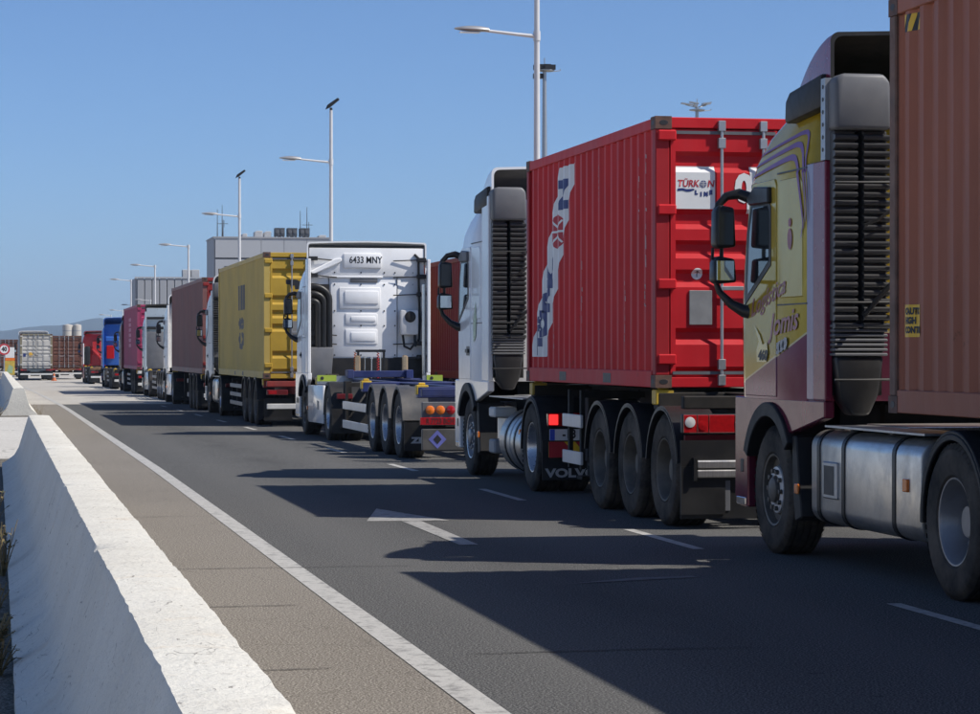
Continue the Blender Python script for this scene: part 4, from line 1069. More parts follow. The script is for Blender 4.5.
for pts, w in (([(95,262),(200,190),(300,130),(365,92),(405,82),(425,110),(433,200),(430,290),(440,400),(452,560),(440,760)], .045),
               ([(62,345),(180,270),(290,205),(350,172),(385,180),(405,230),(415,320),(428,450),(440,640),(425,800)], .055),
               ([(45,420),(160,350),(270,290),(325,265),(355,272),(375,330),(392,450),(412,620),(425,740),(405,860)], .06)):
    decal(swoosh(pts, w), 'stripe', purple_print, t1, lambda u, v: (hull_x(u, v), u, v), None, None, (-1,0,0))
decal(flat_text('Logística', .20, .002, 1.35, .3), 'lettering', pink_print, t1, lambda u, v: (-1.2625, 1.44-u, 2.07+v+u*.20), None, None, (-1,0,0))
decal(flat_text('Jomis', .25, .004, 1.35, .3), 'lettering', pink_print, t1, lambda u, v: (-1.2625, 1.02-u, 1.86+v+u*.08), None, None, (-1,0,0))
decal(flat_poly([[(-.16,-.11),(.10,-.11),(.15,-.04),(.12,.05),(.00,.03),(-.08,.11),(-.24,.19),(-.10,.06),(-.17,-.01)]]), 'emblem', gold_badge, t1, lambda u, v: (-1.268, 1.56-u, 1.66+v), None, None, (-1,0,0))
decal(flat_text('460', .11, .006, 1.5, .2), 'lettering', black_print, t1, lambda u, v: (-1.2695, 1.56-u, 1.60+v), None, None, (-1,0,0))
decal(flat_text('500', .10, .014, 1.7), 'model_badge', pale_print, t1, lambda u, v: (-1.268, 1.05-u, 1.675+v+u*.2), None, None, (-1,0,0))
decal(flat_poly([circle_pts(0, 0, .085, 16, .06), circle_pts(0, .13, .035, 12, .04)]), 'crest', pink_print, t1, lambda u, v: (-1.2625, .85-u, 2.52+v), None, None, (-1,0,0))
brown_c = container_paint('brown_container_paint', (.40,.140,.082), 1.0, .35)
rust_post = simple('rusty_post_paint', (.15,.075,.05), .7, 0, .35, 7, .25)
trailer('trailer of the nearest truck, under the brown container', (CX, 4.9, 0), 12.2, (2.2, 3.51, 4.82), deck=1.195, twist=(.35, 6.2), key='A')
c1 = container('nearest brown high-cube container with yellow warning label, cut by the right edge of the picture', (CX, 17.23-12.19, 1.205), 12.19, 2.90, brown_c, post_mat=rust_post)
Lc = 12.19; xs1 = lambda y: -(1.219-.012-corr(y, Lc)) - .003
br1 = corr_breaks(Lc)
lab = decal(flat_poly([[(-.145,-.112),(.145,-.112),(.145,.112),(-.145,.112)]]), 'warning_label', yellow_print, c1, lambda u, v: (xs1(11.745-u), 11.745-u, .64+v), [11.745-b for b in br1], 0, (-1,0,0))
for i, (s_, zz) in enumerate((('CAUTION', .065), ('HIGH', 0), ('CONTAINER', -.065))):
    decal(flat_text(s_, .060, .004, .80, 0, 'LEFT'), 'lettering', black_print, lab, lambda u, v, zz=zz: (xs1(11.87-u)-.003, 11.87-u, .64+zz+v), [11.87-b for b in br1], 0, (-1,0,0))
hb = decal(flat_poly([[(0,-.06),(.34,-.06),(.34,.06),(0,.06)]]), 'warning_stripe', black_print, c1, lambda u, v: (xs1(Lc-.22-u), Lc-.22-u, 2.70+v), [Lc-.22-b for b in br1], 0, (-1,0,0))
for i in range(3):
    x0 = .02+.11*i
    decal(flat_poly([[(x0,-.06),(x0+.05,-.06),(min(.34, x0+.10),.06),(x0+.05,.06)]]), 'yellow_band', yellow_print, hb, lambda u, v: (xs1(Lc-.22-u)-.002, Lc-.22-u, 2.70+v), [Lc-.22-b for b in br1], 0, (-1,0,0))

# 2 ---- white tractor with the red container
P2 = dict(body=white_p, fair=white_p, roof_mat=white_p, lining=rear_grey, rim_edge=white_p, flap=black_trim, fair_top=3.62, intake=True, tank='round', key='B', flap_text='VOLVO', brake=True, plate='-18  L', roof_top=3.98, roof_rear=.0, roof_r=.08)
t2 = tractor('white truck cab with black louvred air intake, pulling the red container', (CX, 32.05, 0), P2)
reflect_green = simple('green_reflection_and_patch', (.30,.42,.24), .3, 0, .2, 5)  # green for the cab's painted reflection and the marker board's patch
decal(flat_poly([[(-.1,-.22),(.06,-.16),(.12,.05),(.05,.22),(-.04,.10),(-.12,.02)]]), 'painted_reflection', reflect_green, t2, lambda u, v: (-1.2605, .90-u, 2.02+v*1.2), None, None, (-1,0,0))  # flat patch painting a green reflection onto the cab side
red_c = container_paint('red_container_paint', (.62,.026,.028), .8, .30)
red_rear = container_paint('red_container_door_paint', (.60,.014,.022), .2, .08)
trailer('short three axle trailer under the red container', (CX, 22.80, 0), 7.8, (.58, 1.89, 3.20), deck=1.275, twist=(1.05, 6.8), flap_mark=True, guard=(4.15, 5.05, (.48, .88)), key='C', side_boards=white_dirty)
c2 = container('red shipping container with white wavy band and blue letters down its side', (CX, 23.75, 1.29), 6.06, 2.59, red_c, red_rear, post_mat=container_paint('red_frame_paint', (.40,.018,.024), .9, .1))
Lc2 = 6.06; Y2, B2 = 23.75, 1.29; br2 = corr_breaks(Lc2)
xs2 = lambda y, o=.003: -(1.219-.012-corr(y, Lc2)) - o
px = lambda u, v: (520+u/2.975, 150+v/2.975)
left = [(116,42),(29,615)]
right = [(160,38),(70,617)]
def loc2(p): 
    y, z = at(*px(*p), 6.18); return (y-Y2, z-B2)
poly = [loc2(p) for p in left] + [loc2(p) for p in right[::-1]]
band_bm = bmesh.new()
Lp = [loc2(p) for p in left]; Rp = [loc2(p) for p in right]
def interp(P, z):
    for (a, za), (b, zb) in zip(P, P[1:]):
        if zb <= z <= za: return a + (b-a)*(z-za)/(zb-za)
    return P[0][0] if z > P[0][1] else P[-1][0]
zt, zb = min(Lp[0][1], Rp[0][1]), max(Lp[-1][1], Rp[-1][1]); rows = []
for i in range(41):
    z = zt + (zb-zt)*i/40; rows.append((band_bm.verts.new((interp(Lp, z), z, 0)), band_bm.verts.new((interp(Rp, z), z, 0))))
for (a, b_), (c, d) in zip(rows, rows[1:]): band_bm.faces.new((a, b_, d, c))
band = decal(band_bm, 'wavy_band', white_print, c2, lambda u, v: (xs2(u), u, v), br2, 0, (-1,0,0))
mid = lambda z: (interp(Lp, z)+interp(Rp, z))/2
for ch, fz in (('T',.93),('Ü',.795),('R',.655),('K',.52),('N',.13)):
    pass
letters = [('N', .145), ('K', .565), ('R', .70), ('Ü', .82), ('T', .92)]
for ch, f in letters:
    z = zt + (zb-zt)*f; yc = mid(z)
    bm = flat_text(ch, .46, .03, .95)
    # the word runs up the side: letters lie on their backs
    decal(bm, 'lettering', navy_print, band, lambda u, v, z=z, yc=yc: (xs2(yc+v, .006), yc+v, z+u), [b - yc for b in br2], 1, (-1,0,0))
z = zt + (zb-zt)*.335; yc = mid(z)
decal(flat_poly([circle_pts(0, 0, .20, 28, .27)]), 'globe', red_print, band, lambda u, v: (xs2(yc+u, .006), yc+u, z+v), [b - yc for b in br2], 0, (-1,0,0))
gl = [[(-.27*.95,-.012),(.27*.95,-.012),(.27*.95,.012),(-.27*.95,.012)], [(-.012*1.3,-.19),(.012*1.3,-.19),(.012*1.3,.19),(-.012*1.3,.19)], [(-.20,-.12),(-.17,-.13),(.20,.12),(.17,.13)], [(.20,-.12),(.17,-.13),(-.20,.12),(-.17,.13)]]
decal(flat_poly(gl), 'globe_lines', white_print, band, lambda u, v: (xs2(yc+u, .009), yc+u, z+v), [b - yc for b in br2], 0, (-1,0,0))
# rear doors: white panels, line name, numbers, data plate, seal
pr2 = door_profile(2.59); ds = lambda z, o=.003: .012 + door_depth(z, pr2) - o
zbr = [a for a, _ in pr2]
def door_decal(bm, name, m, x0, z0, o=.003, parent=None, sx=1): return decal(bm, name, m, parent or c2, lambda u, v: (x0+u*sx, ds(z0+v, o), z0+v), [a-z0 for a in zbr], 1, (0,-1,0))
pl = door_decal(flat_poly([[(-.195,-.205),(.195,-.205),(.195,.205),(-.195,.205)]]), 'white_panel', white_print, -.823, 1.915)
door_decal(flat_text('TÜRK', .092, .002, .90, .15), 'lettering', red_print, -.897, 1.95, .006, pl)
door_decal(flat_text('N', .092, .002, .95, .15), 'lettering', red_print, -.672, 1.95, .006, pl)
door_decal(flat_poly([circle_pts(0, 0, .034, 18)]), 'globe', navy_print, -.745, 1.95, .006, pl)
door_decal(flat_poly([[(-.034,-.0025),(.034,-.0025),(.034,.0025),(-.034,.0025)],[(-.0025,-.033),(.0025,-.033),(.0025,.033),(-.0025,.033)],[(-.03,.014),(.03,.014),(.03,.018),(-.03,.018)],[(-.03,-.018),(.03,-.018),(.03,-.014),(-.03,-.014)]]), 'globe_lines', white_print, -.745, 1.95, .009, pl)
for i, ch in enumerate('LINE'):
    door_decal(flat_text(ch, .052, .005, .95), 'lettering', navy_print, -.815+.048*i, (1.866, 1.850, 1.852, 1.868)[i], .006, pl)
door_decal(flat_poly([[(-.09,.018),(-.04,.022),(0,.012),(.07,.018),(.08,.006),(.035,-.010),(0,-.012),(-.04,.0),(-.09,-.006)]]), 'swoosh', navy_print, -.91, 1.886, .006, pl)
pl2 = door_decal(flat_poly([[(-.06,-.215),(.02,-.215),(.02,.215),(-.06,.215)]]), 'white_panel', white_print, -.22, 1.905)
door_decal(flat_poly([[(-.15,-.215),(.12,-.215),(.12,-.06),(-.15,-.06)]]), 'white_panel', white_print, -.18+.02, 1.905-.02, .004)
for x0, s_ in ((-.34, '0'), (-.10, '4'), (.32, '8'), (.54, '2')): door_decal(flat_text(s_, .36, .018, .95), 'numeral', white_print, x0, 1.90, .005)
door_decal(flat_poly([circle_pts(0, 0, .055, 18)]), 'round_sticker', white_print, -.80, 1.09, .005)
door_decal(flat_poly([[(-.004,-.03),(.004,-.03),(.004,.02),(-.004,.02)],[(-.03,.005),(0,.03),(.03,.005),(.0,.018)]]), 'sticker_mark', black_print, -.80, 1.09, .008)
M().box(-.885, -.66, -.004, .012, .60, .93).obj('data_plate', plate_mat, c2, .004)

scuff = simple('pale_scrape', (.42,.30,.28), .7, 0, .3, 9)
rs_ = random.Random(21)
for yy, z0, z1, ww in ((.42,1.15,2.36,.010),(.70,1.5,2.2,.007),(.44,.75,1.0,.02),(1.26,.4,1.1,.006),(3.2,.5,1.3,.006),(4.6,.35,.8,.007),(2.4,1.9,2.3,.005)):
    for j in range(7):
        za = z0+(z1-z0)*j/7+rs_.uniform(0,.06); zb_ = za+rs_.uniform(.03,(z1-z0)/7); w_ = ww*rs_.uniform(.4,1.3); y_ = yy+rs_.uniform(-.012,.012)
        decal(flat_poly([[(y_-w_,za),(y_+w_,za+.01),(y_+w_*.6,zb_),(y_-w_*.8,zb_-.01)]]), 'scrape', scuff, c2, lambda u, v: (xs2(u), u, v), br2, 0, (-1,0,0))

# 3 ---- white tractor seen from behind, empty blue skeletal trailer
P3 = dict(body=white_p, fair=white_p, roof_mat=white_p, lining=white_dirty, rim_edge=white_p, yr=.40, df=-.25, fwy=.80, dry=-3.05, fair_top=3.62, tank='skirt', key='D', roof_top=3.985, roof_hw=1.245, roof_r=.05, rail=None, k=.985, roof_rear=.35, fifth=1.0)
x3 = 7.42
t3 = tractor('white truck cab seen from behind, number 6433 MNY across its back', (x3, 51.45, g(51)), P3)
yb = .40
def rp(name, x0, x1, z0, z1, d, m=white_p, bev=.03, par=None): return M().box(x0, x1, yb-d, yb-.001, z0, z1).obj(name, m, par or t3, min(bev, .022), seg=2, smooth=40)
rp('upper_panel', -1.18, 1.18, 3.22, 3.80, .03)
pl3 = rp('plate_panel', -.48, .30, 3.39, 3.69, .075, white_p, .06)
decal(flat_text('6433 MNY', .19, .003, .80), 'lettering', black_print, pl3, lambda u, v: (-.03+u, yb-.0785, 3.55+v), None, None, (0,-1,0))
rp('painted_roof_shade', -1.18, 1.18, 3.825, 3.85, .02, black_trim, .0)  # solid black strip painted in for the shade under the roof edge
rp('rear_window_recess', -.34, .22, 3.10, 3.18, .035, grey_plastic, .004)
rp('shelf', -1.0, .33, 3.19, 3.23, .05, white_p, .012)
fr3 = rp('raised_panel', -.57, .28, 2.56, 3.00, .05, white_p, .05)
rp('inset_panel', -.46, .24, 2.66, 2.93, .075, white_p, .05, fr3)
for z0, z1 in ((2.24,2.47),(1.84,2.15)):
    f_ = rp('rib_panel', -.44, .22, z0, z1, .04, white_p, .03); rp('rib_inset', -.33, .18, z0+.06, z1-.06, .06, white_p, .02, f_)
rp('lower_panel', -.74, .62, 1.58, 3.09, .016, white_p, .01)
M().prism([(-1.17,3.32),(-.66,3.58),(-.52,3.60),(-.52,3.52),(-1.12,3.24)], 'y', yb-.10, yb-.02).obj('brace', white_p, t3, .02)
for i, (rr, wdt) in enumerate(((.36,.062),(.245,.062),(.13,.062))):
    zt_ = 3.02-.15*i; pts = [(-1.17, yb-.12, zt_)]
    for j in range(8):
        a = math.pi/2*(1-j/7); pts.append((-1.14+rr*math.cos(a), yb-.13-.01*i, zt_-.75*rr+rr*.75*math.sin(a)))
    pts.append((-1.14+rr, yb-.13-.01*i, 1.75))
    M().tube(pts, wdt, 10).obj('intake_hose', black_plastic, t3, smooth=60)
M().prism([(-1.20,1.78),(-.70,1.78),(-.74,1.25),(-.80,1.1),(-1.08,1.1),(-1.20,1.25)], 'y', yb-.22, yb-.03).obj('air_filter_housing', grey_plastic, t3, .03, seg=2)
M().box(-1.19, -.77, yb-.05, yb-.004, 1.60, 3.06).obj('hose_recess', black_trim, t3)
for x in (-1.0, -.66, -.12, .36, .58, .95):
    for z in (1.62, 2.22, 2.52, 3.06, 3.30): M().lathe([(.016,0),(.015,-.012),(.001,-.013)], 'y', (x, yb-.031 if z > 3.25 else yb-.017, z), 8).obj('bolt', bare_steel if abs(x) > .7 else black_plastic, t3)
for x in (-.78, .63): M().box(x-.004, x+.004, yb-.019, yb-.001, 1.58, 3.2).obj('panel_seam', black_trim, t3)
M().box(-1.18, 1.18, yb-.03, yb-.002, 1.10, 1.56).obj('lower_recess', black_trim, t3)
ac = M().box(.67, 1.04, yb-.20, yb-.02, 2.03, 2.54).obj('cooling_unit', white_dirty, t3, .03, seg=2)
M().lathe([(.115,-.001),(.11,-.02),(.095,-.03),(.04,-.035),(.001,-.036)], 'y', (.87, yb-.20, 2.40), 24).obj('fan_grille', black_trim, ac)
M().tube([(.98,yb-.1,2.03),(.98,yb-.12,1.86),(.88,yb-.14,1.74),(.76,yb-.12,1.80),(.73,yb-.1,2.03)], .026, 8).obj('hose', black_plastic, t3, smooth=60)
M().tube([(.98,yb-.05,3.68),(1.06,yb-.06,3.6),(1.07,yb-.07,2.9),(1.09,yb-.08,2.3),(1.07,yb-.1,1.95),(.98,yb-.13,1.80)], .024, 8).obj('hose', black_plastic, t3, smooth=60)
M().tube([(1.14,yb-.24,1.1),(1.14,yb-.24,3.06)], .045, 12).obj('exhaust_pipe', chrome, t3, smooth=60)
for z in (3.56, 3.22, 2.86, 1.86, 1.58):
    M().box(1.02, 1.21, yb-.16, yb-.05, z-.045, z+.045).obj('stay_bracket', black_plastic, t3, .015); M().tube([(.54,yb-.05,z-.02),(1.04,yb-.1,z)], .012, 6).obj('stay_rod', black_plastic, t3)
for z in (3.54, 3.20, 2.02, 1.84):
    M().tube([(-1.2,yb-.1,z+.05),(-.62,yb-.06,z)], .014, 6).box(-1.19, -1.02, yb-.14, yb-.06, z+.0, z+.08).obj('stay_rod', black_plastic, t3)
for x in (-.31, .65): M().box(x-.055, x+.055, yb-.95, yb-.8, .95, 1.62).obj('cab_support', simple('copper_guard', (.55,.40,.25), .3, .7, .1, 6), t3, .03)
for x, m_ in ((-.36, orange_lens), (.10, red_p)):
    M().tube([(x+.022*math.cos(i*1.25), yb-.9+.022*math.sin(i*1.25), 1.02+.0105*i) for i in range(64)], .009, 5).obj('air_line', m_, t3, smooth=60)
for x, zt_ in ((-.16, 1.58), (-.02, 1.56), (.16, 1.72)): M().tube([(x,yb-.88,1.0),(x,yb-.88,zt_)], .014, 6).lathe([(.001,-.03),(.03,-.02),(.03,.02),(.001,.03)], 'z', (x,yb-.88,zt_), 10).obj('coupling_rod', chrome, t3)
M().box(-.35, .25, yb-.93, yb-.86, 1.68, 1.73).box(-.32, -.28, yb-.93, yb-.86, 1.0, 1.681).box(.20, .24, yb-.93, yb-.86, 1.0, 1.681).obj('hose_frame', black_plastic, t3)
for i in range(5): M().box(-.9+.37*i, -.62+.37*i, yb-.5, yb-.3, .95, 1.24).obj('engine_block', chassis_mat, t3, .03)
tr3 = trailer('empty blue skeletal trailer with round lamps and a diamond logo panel at its rear', (x3-.03, 37.5, g(44)), 13.2, (2.03, 3.45, 4.84), deck=1.17, cm=chassis_blue, bright=True, tail='round', twist=(.5, 6.4, 12.75), key='E', fender=mat('fender_grey', lambda: simple('fender_grey', (.055,.055,.058), .5, 0, .2, 4, .3)), guard=(5.2, 8.7, (.36, .70)), side_boards=white_dirty)
M().box(-.56, .60, 12.55, 12.75, 1.16, 1.29).box(-.62, -.5, 12.4, 12.8, 1.14, 1.31).box(.54, .68, 12.4, 12.8, 1.14, 1.31).obj('front_bolster', chassis_blue, tr3, .01)
M().box(-1.2, -.2, 12.62, 12.68, 1.03, 1.19).obj('head_board', bare_steel, tr3); M().box(.9, 1.3, 12.62, 12.68, 1.03, 1.19).obj('head_board', bare_steel, tr3)
for x0, x1 in ((-1.20, -.82), (.98, 1.30)):
    q = M().box(x0, x1, 12.60, 12.612, 1.085, 1.205).obj('reflective_marker', lime_print, tr3); M().lathe([(.035,0),(.03,-.01),(.001,-.012)], 'y', (x0+.10, 12.60, 1.145), 12).obj('marker_dot', black_print, q)
dm = decal(flat_poly([[(-.15,0),(0,-.25),(.15,0),(0,.25)]]), 'diamond_logo', simple('logo_blue_vinyl', (.13,.14,.40), .4), tr3, lambda u, v: (-.97+u*.9, -.034, .365+v*.55), None, None, (0,-1,0))
decal(flat_poly([[(-.07,0),(0,-.13),(.07,0),(0,.13)]]), 'diamond_centre', black_print, dm, lambda u, v: (-.97+u*.9, -.037, .365+v*.55), None, None, (0,-1,0))
decal(flat_text('R 7723 BCH', .105, .003, .78), 'plate_lettering', simple('dark_plate_letter', (.10,.01,.01), .5), tr3, lambda u, v: (-.93+u, -.0485, .635+v), None, None, (0,-1,0))
decal(flat_text('ZE', .12, .008, 1.4), 'flap_lettering', pale_print, tr3, lambda u, v: (-1.03+u, 2.03-.6425, .30+v), None, None, (0,-1,0))

# red container in the next lane, behind
c3y = 52.5
trailer('trailer in the far lane, under the red container behind the white cab', (11.05, c3y-.6, g(c3y)), 12.6, (2.2, 3.5, 4.8), deck=1.10, twist=(.9, 12.3), tail='simple', key='F')
container('dark red container in the next lane, glimpsed between the two white cabs', (11.05, c3y, g(c3y)+1.11), 12.19, 2.64, container_paint('dark_red_container_paint', (.32,.024,.028), .4, .2))
tractor('white truck cab in the far lane, ahead of the dark red container', (11.05, c3y+14.0, g(c3y+14)), dict(body=white_p, key='F', tank='skirt', roof_top=3.8, flush=1))

# 4 ---- yellow container
P4 = dict(body=white_dirty, fair=white_dirty, lining=rear_grey, key='G', tank='square', roof_top=3.95, fair_top=3.5, intake=True)
t4 = tractor('white truck cab ahead of the yellow container', (7.27, 73.0, g(72)), P4)
yel = container_paint('yellow_container_paint', (.60,.435,.12), .4, .3); yel_r = container_paint('yellow_door_paint', (.56,.36,.05), .3, .1)
trailer('trailer with red rear lights under the yellow container', (7.25, 58.3, g(62)), 12.6, (2.2, 3.6, 4.95), deck=1.10, twist=(.9, 12.3), tail='simple', key='H', cm=chassis_red)
c4 = container('yellow high-cube container with dark grey upright logo on its side', (7.25, 58.8, g(62)+1.11), 12.19, 2.90, yel, yel_r)
xs4 = lambda y, o=.003: -(1.219-.012-corr(y, 12.19)) - o
br4 = corr_breaks(12.19)
yc4, zc4 = at(241, 303, 6.03)[0]-58.8, 1.85
def side4(bm, yc, zc): return decal(bm, 'logo_lettering', grey_print, c4, lambda u, v: (xs4(yc+u), yc+u, zc+v), [b-yc for b in br4], 0, (-1,0,0))
yc4 = at(240.8, 310, 6.03)[0] - 58.8
h4 = 1.0
side4(flat_poly([[(-.95,-.31),(-.45,-.31),(-.45,.31),(-.95,.31)], [(-.28,-.31),(.22,-.31),(.22,.31),(-.28,.31)], [(.40,-.31),(.90,-.31),(.90,.31),(.40,.31)]]), yc4, 1.97)
for ch, zz, ff in (('S', 1.32, 1), ('C', .88, 1)):
    decal(flat_text(ch, .56, .045, 1.0), 'logo_lettering', grey_print, c4, lambda u, v, zz=zz: (xs4(yc4+v*2.6), yc4+v*2.6, zz+u), [(b-yc4)/2.6 for b in br4], 1, (-1,0,0))
pr4 = door_profile(2.90)
decal(flat_text('m', .75, .04, 1.0), 'logo_lettering', black_print, c4, lambda u, v: (-.42+u, .008+door_depth(2.1+v, pr4), 2.12+v), [a-2.12 for a, _ in pr4], 1, (0,-1,0))
M().box(-.62, -.25, -.004, .012, .95, 1.32).obj('data_plate', plate_mat, c4)

# 5 ---- mauve brown container
mauve = container_paint('mauve_container_paint', (.235,.105,.095), .3, .35); mauve_r = container_paint('dark_red_door_paint', (.27,.028,.026), .3, .1)
trailer('trailer with small tail lights under the mauve brown container', (7.30, 77.0, g(82)), 14.0, (2.2, 3.55, 4.9), deck=1.12, twist=(.9, 13.6), tail='simple', key='I', guard='ladder')
c5 = container('mauve brown container with dark red doors, between the yellow container and the silver cab', (7.32, 77.5, g(82)+1.13), 13.72, 2.90, mauve, mauve_r)
tractor('white truck cab ahead of the mauve brown container', (7.3, 92.7, g(92)), dict(body=white_p, key='J', tank='skirt', roof_top=3.9, fair_top=3.5))

# 6 ---- silver cab, empty trailer
t6 = tractor('silver blue truck cab seen from behind, left of the mauve container', (7.5, 110.3, g(110)), dict(body=silver_p, fair=silver_p, roof_mat=silver_p, lining=rear_grey, rim_edge=black_trim, key='K', tank='skirt', roof_top=3.93, fair_top=3.6, roof_hw=1.245, roof_r=.06, yr=.3, roof_rear=.24))
M().box(-1.18, 1.18, .26, .299, 2.95, 3.76).obj('upper_panel', silver_p, t6, .02)
M().box(-1.2, -.42, .08, .40, 1.15, 2.75).obj('air_intake', grey_plastic, t6, .06, seg=2); M().box(-.35, 1.15, .24, .299, 1.35, 2.9).obj('raised_panel', silver_p, t6, .05)
for z_ in (2.85, 3.28): M().box(-1.2, -.4, .1, .25, z_, z_+.10).obj('stay_bracket', black_plastic, t6, .02)
trailer('empty blue framed trailer behind the silver cab', (7.5, 97.0, g(103)), 12.4, (2.2, 3.5, 4.8), deck=1.12, cm=chassis_blue, twist=(.5, 6, 12.0), tail='simple', bright=True, key='L')

# 7 ---- magenta container
mag = container_paint('magenta_container_paint', (.35,.06,.13), .3, .35); mag_r = container_paint('magenta_door_paint', (.36,.04,.11), .3, .1)
trailer('trailer under the magenta container', (7.40, 115.0, g(120)), 12.6, (2.2, 3.5, 4.8), deck=1.12, twist=(.9, 12.3), tail='simple', key='M', cm=chassis_white)
c7 = container('magenta container with faded pale lettering along its side', (7.40, 115.4, g(120)+1.13), 12.19, 2.90, mag, mag_r)
yc7 = 6.6; faded = simple('faded_print', (.45,.20,.27), .6, 0, .3, 5)
for i, (zz, ww) in enumerate(((1.1, 1), (1.34, 1), (1.58, 1), (1.82, 1), (2.06, 1), (2.30, 1))):
    decal(flat_poly([[(-1.0,-.09),(1.0,-.09),(1.0,.07),(-1.0,.07)]]), 'faded_lettering', faded, c7, lambda u, v, zz=zz: (xs4(yc7+u), yc7+u, zz+v), [b-yc7 for b in br4], 0, (-1,0,0))
tractor('dark truck cab ahead of the magenta container', (7.40, 129.6, g(130)), dict(body=simple('dark_cab_paint', (.05,.02,.03), .3), key='N', tank='square', roof_top=3.8))

# 8 ---- blue cab
t8 = tractor('blue truck cab with a red box on its back, ahead of the magenta container', (7.28, 149.0, g(149)), dict(body=blue_p, fair=blue_p, roof_mat=blue_p, lining=blue_p, key='O', tank='square', roof_top=3.98, fair_top=3.3, frame=chassis_mat))
M().box(-1.04, -.60, .1, .40, 1.62, 2.38).obj('red_box', red_lens, t8, .03)
M().box(-1.1, 1.1, .3, .418, 2.6, 2.9).obj('raised_panel', blue_p, t8, .05)
trailer('empty dark trailer behind the blue cab', (7.30, 136.0, g(142)), 12.2, (2.2, 3.5, 4.8), deck=1.10, twist=(.5, 6, 11.8), tail='simple', key='P')

# 9 ---- red cab
t9 = tractor('red truck cab with white left side at the far front of the queue', (7.15, 179.0, g(179)), dict(body=red_p, fair=white_p, edge=white_p, roof_mat=red_p, lining=red_p, rim_edge=maroon, key='Q', tank='skirt', roof_top=3.55, fair_top=2.9, k=.93))
M().box(-1.18, -.75, .1, .40, 1.2, 2.5).obj('air_intake', black_plastic, t9, .12, seg=2)
M().box(-.65, .75, .3, .418, 1.9, 2.9).obj('raised_panel', red_p, t9, .08); M().prism([(-.7,2.3),(-.55,2.3),(.25,1.5),(.1,1.4)], 'y', .2, .4).obj('brace', red_p, t9, .02)
M().box(-.3, .7, .3, .419, 2.92, 3.05).obj('shelf', pale_print, t9, .02)
trailer('empty rust coloured flat trailer behind the far red cab', (7.15, 166.0, g(172)), 12.2, (2.2, 3.5, 4.8), deck=1.12, cm=simple('rusty_chassis', (.16,.085,.04), .7, 0, .3, 5), twist=(.5, 6, 11.8), tail='simple', key='R')

# 10 --- brown container further on
dk_brown = container_paint('dark_brown_container_paint', (.14,.06,.042), .6, .2)
p10 = unproj(66.5, HV, 207); y10 = p10.y
trailer('low trailer under the far brown container', (p10.x, y10-.3, g(y10)), 12.5, (2.2, 3.5, 4.8), deck=.92, twist=(.7, 12.1), tail='simple', key='T', cm=simple('rusty_steel', (.18,.08,.04), .7))
container('dark brown container seen from its doors, beyond the red cab', (p10.x, y10, g(y10)+.93), 12.19, 2.59, dk_brown, dk_brown)
# 11 --- white container truck pulling away in the left lane
dirty_white = container_paint('dirty_white_container_paint', (.56,.54,.50), 1.0, .25)
p11 = unproj(36.2, HV, 196); y11 = p11.y
trailer('trailer of the white container truck driving in the left lane', (p11.x, y11-.3, g(y11)), 12.5, (2.2, 3.5, 4.8), deck=.92, twist=(.7, 12.1), tail='simple', key='U', cm=simple('slate_chassis', (.07,.09,.11), .6))
c11 = container('rust streaked white container seen from its doors, driving away in the left lane', (p11.x, y11, g(y11)+.93), 12.19, 2.62, dirty_white, dirty_white, post_mat=simple('olive_frame', (.22,.19,.12), .7))
decal(flat_poly([circle_pts(0, 0, .17, 16)]), 'round_sticker', simple('amber_sticker', (.62,.36,.05), .5), c11, lambda u, v: (-.42+u, -.002, 1.05+v), None, None, (0,-1,0))
decal(flat_poly([[(-.10,-.12),(.10,-.12),(.10,.12),(-.10,.12)]]), 'square_sticker', navy_print, c11, lambda u, v: (-.88+u, -.002, 1.0+v), None, None, (0,-1,0))
tractor('white roofed truck cab of the container truck in the left lane', (p11.x, y11+14.2, g(y11+14)), dict(body=white_p, lining=white_p, key='V', tank='skirt', roof_top=3.97, yr=.05, roof_rear=.3))
# 12 --- dark red truck just visible beside it
p12 = unproj(7, HV, 236); y12 = p12.y
trailer('trailer under the small dark red container beyond the speed sign', (p12.x, y12-.3, g(y12)), 12.5, (2.2, 3.5, 4.8), deck=1.0, twist=(.7, 12.1), tail='simple', key='W')
container('small dark red container glimpsed beyond the speed sign', (p12.x, y12, g(y12)+1.01), 12.19, 2.45, dk_brown, dk_brown)

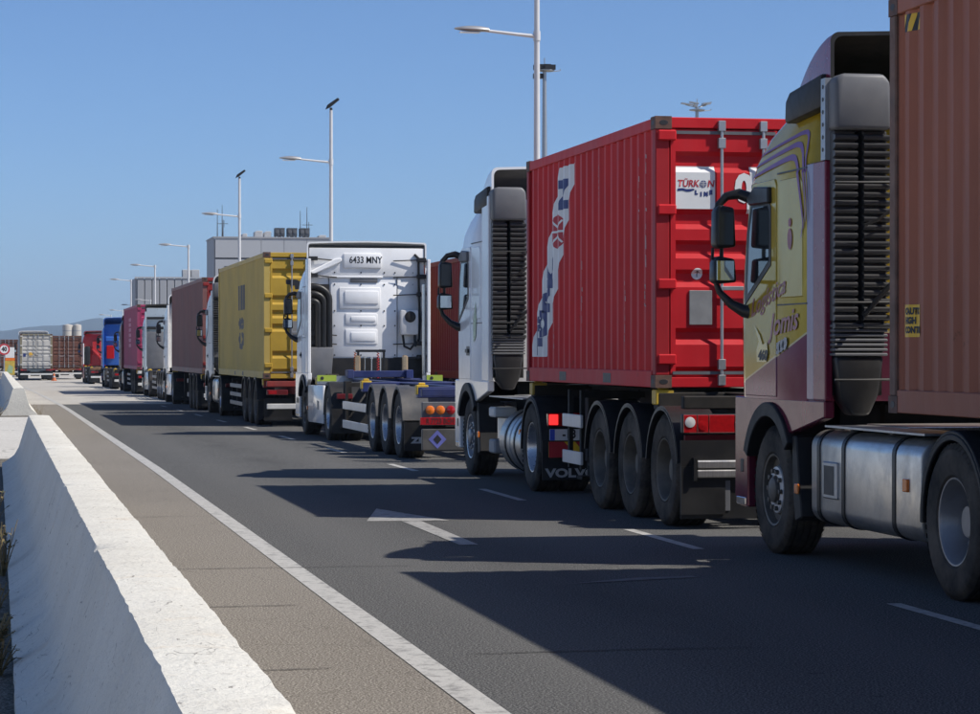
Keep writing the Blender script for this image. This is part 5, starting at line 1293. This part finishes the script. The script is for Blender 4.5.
# ================================================================== SMALL THINGS
# speed sign
y0, z0 = 144.0, 0.0
p = unproj(4.2, 349.3, 147)
t = thing('speed_limit_sign', 'round red rimmed speed limit sign reading 40 on a grey pole', 'road sign', (p.x, p.y, g(p.y)+.40))
zc = p.z - (g(p.y)+.40)
M().tube([(0,.05,0),(0,.05,zc+.25)], .035, 10).obj('pole', bare_steel, t)
d = M().lathe([(.001,0),(.33,0),(.33,-.02),(.001,-.021)], 'y', (0,0,zc), 28).obj('disc', white_print, t)
rb = bmesh.new(); o_ = [rb.verts.new((x, y, 0)) for x, y in circle_pts(0,0,.325,32)]; i_ = [rb.verts.new((x, y, 0)) for x, y in circle_pts(0,0,.235,32)]
for j in range(32): rb.faces.new((o_[j], o_[(j+1)%32], i_[(j+1)%32], i_[j]))
decal(rb, 'red_rim', red_print, d, lambda u, v: (u, -.024, zc+v), None, None, (0,-1,0))
decal(flat_text('40', .34, .018, .85), 'numerals', black_print, d, lambda u, v: (u, -.024, zc+v), None, None, (0,-1,0))
# yellow roadside cabinet
p = unproj(9.8, HV, 158); zb = g(p.y)+.38
t = thing('roadside_marker', 'yellow and green roadside marker board behind the speed sign', 'marker', (p.x, p.y, zb))
M().tube([(-.2,.05,0),(-.2,.05,1.9)], .03, 8).tube([(.2,.05,0),(.2,.05,1.9)], .03, 8).obj('post', bare_steel, t)
b_ = M().box(-.30, .30, -.02, .02, .25, 1.12).obj('board', mat('muted', lambda: simple('muted_yellow', (.50,.36,.06), .6, 0, .2, 6)), t, .006)
decal(flat_poly([[(-.2,-.25),(.15,-.3),(.2,.1),(-.05,.25)]]), 'green_patch', reflect_green, b_, lambda u, v: (u, -.0235, .65+v), None, None, (0,-1,0))
M().box(-.28, .30, -.02, .02, 1.13, 1.30).obj('orange_board', orange_lens, t, .006); M().box(-.28, .28, -.02, .02, 1.31, 1.95).obj('white_board', white_print, t, .006)
# cone
p = unproj(54, HV, 192)
t = thing('traffic_cone', 'orange traffic cone right of the white container truck', 'traffic cone', (p.x, p.y, g(p.y)))
dull_orange = simple('dull_orange_plastic', (.50,.13,.035), .6, 0, .2, 5)
M().lathe([(.17,.04),(.11,.28),(.045,.55),(.03,.58),(.001,.585)], 'z', (0,0,0), 18).obj('cone', dull_orange, t, smooth=60)
M().box(-.22, .22, -.22, .22, 0, .04).obj('base', dull_orange, t, .01)
M().lathe([(.118,.26),(.094,.36)], 'z', (0,0,0), 18).obj('white_band', pale_print, t)
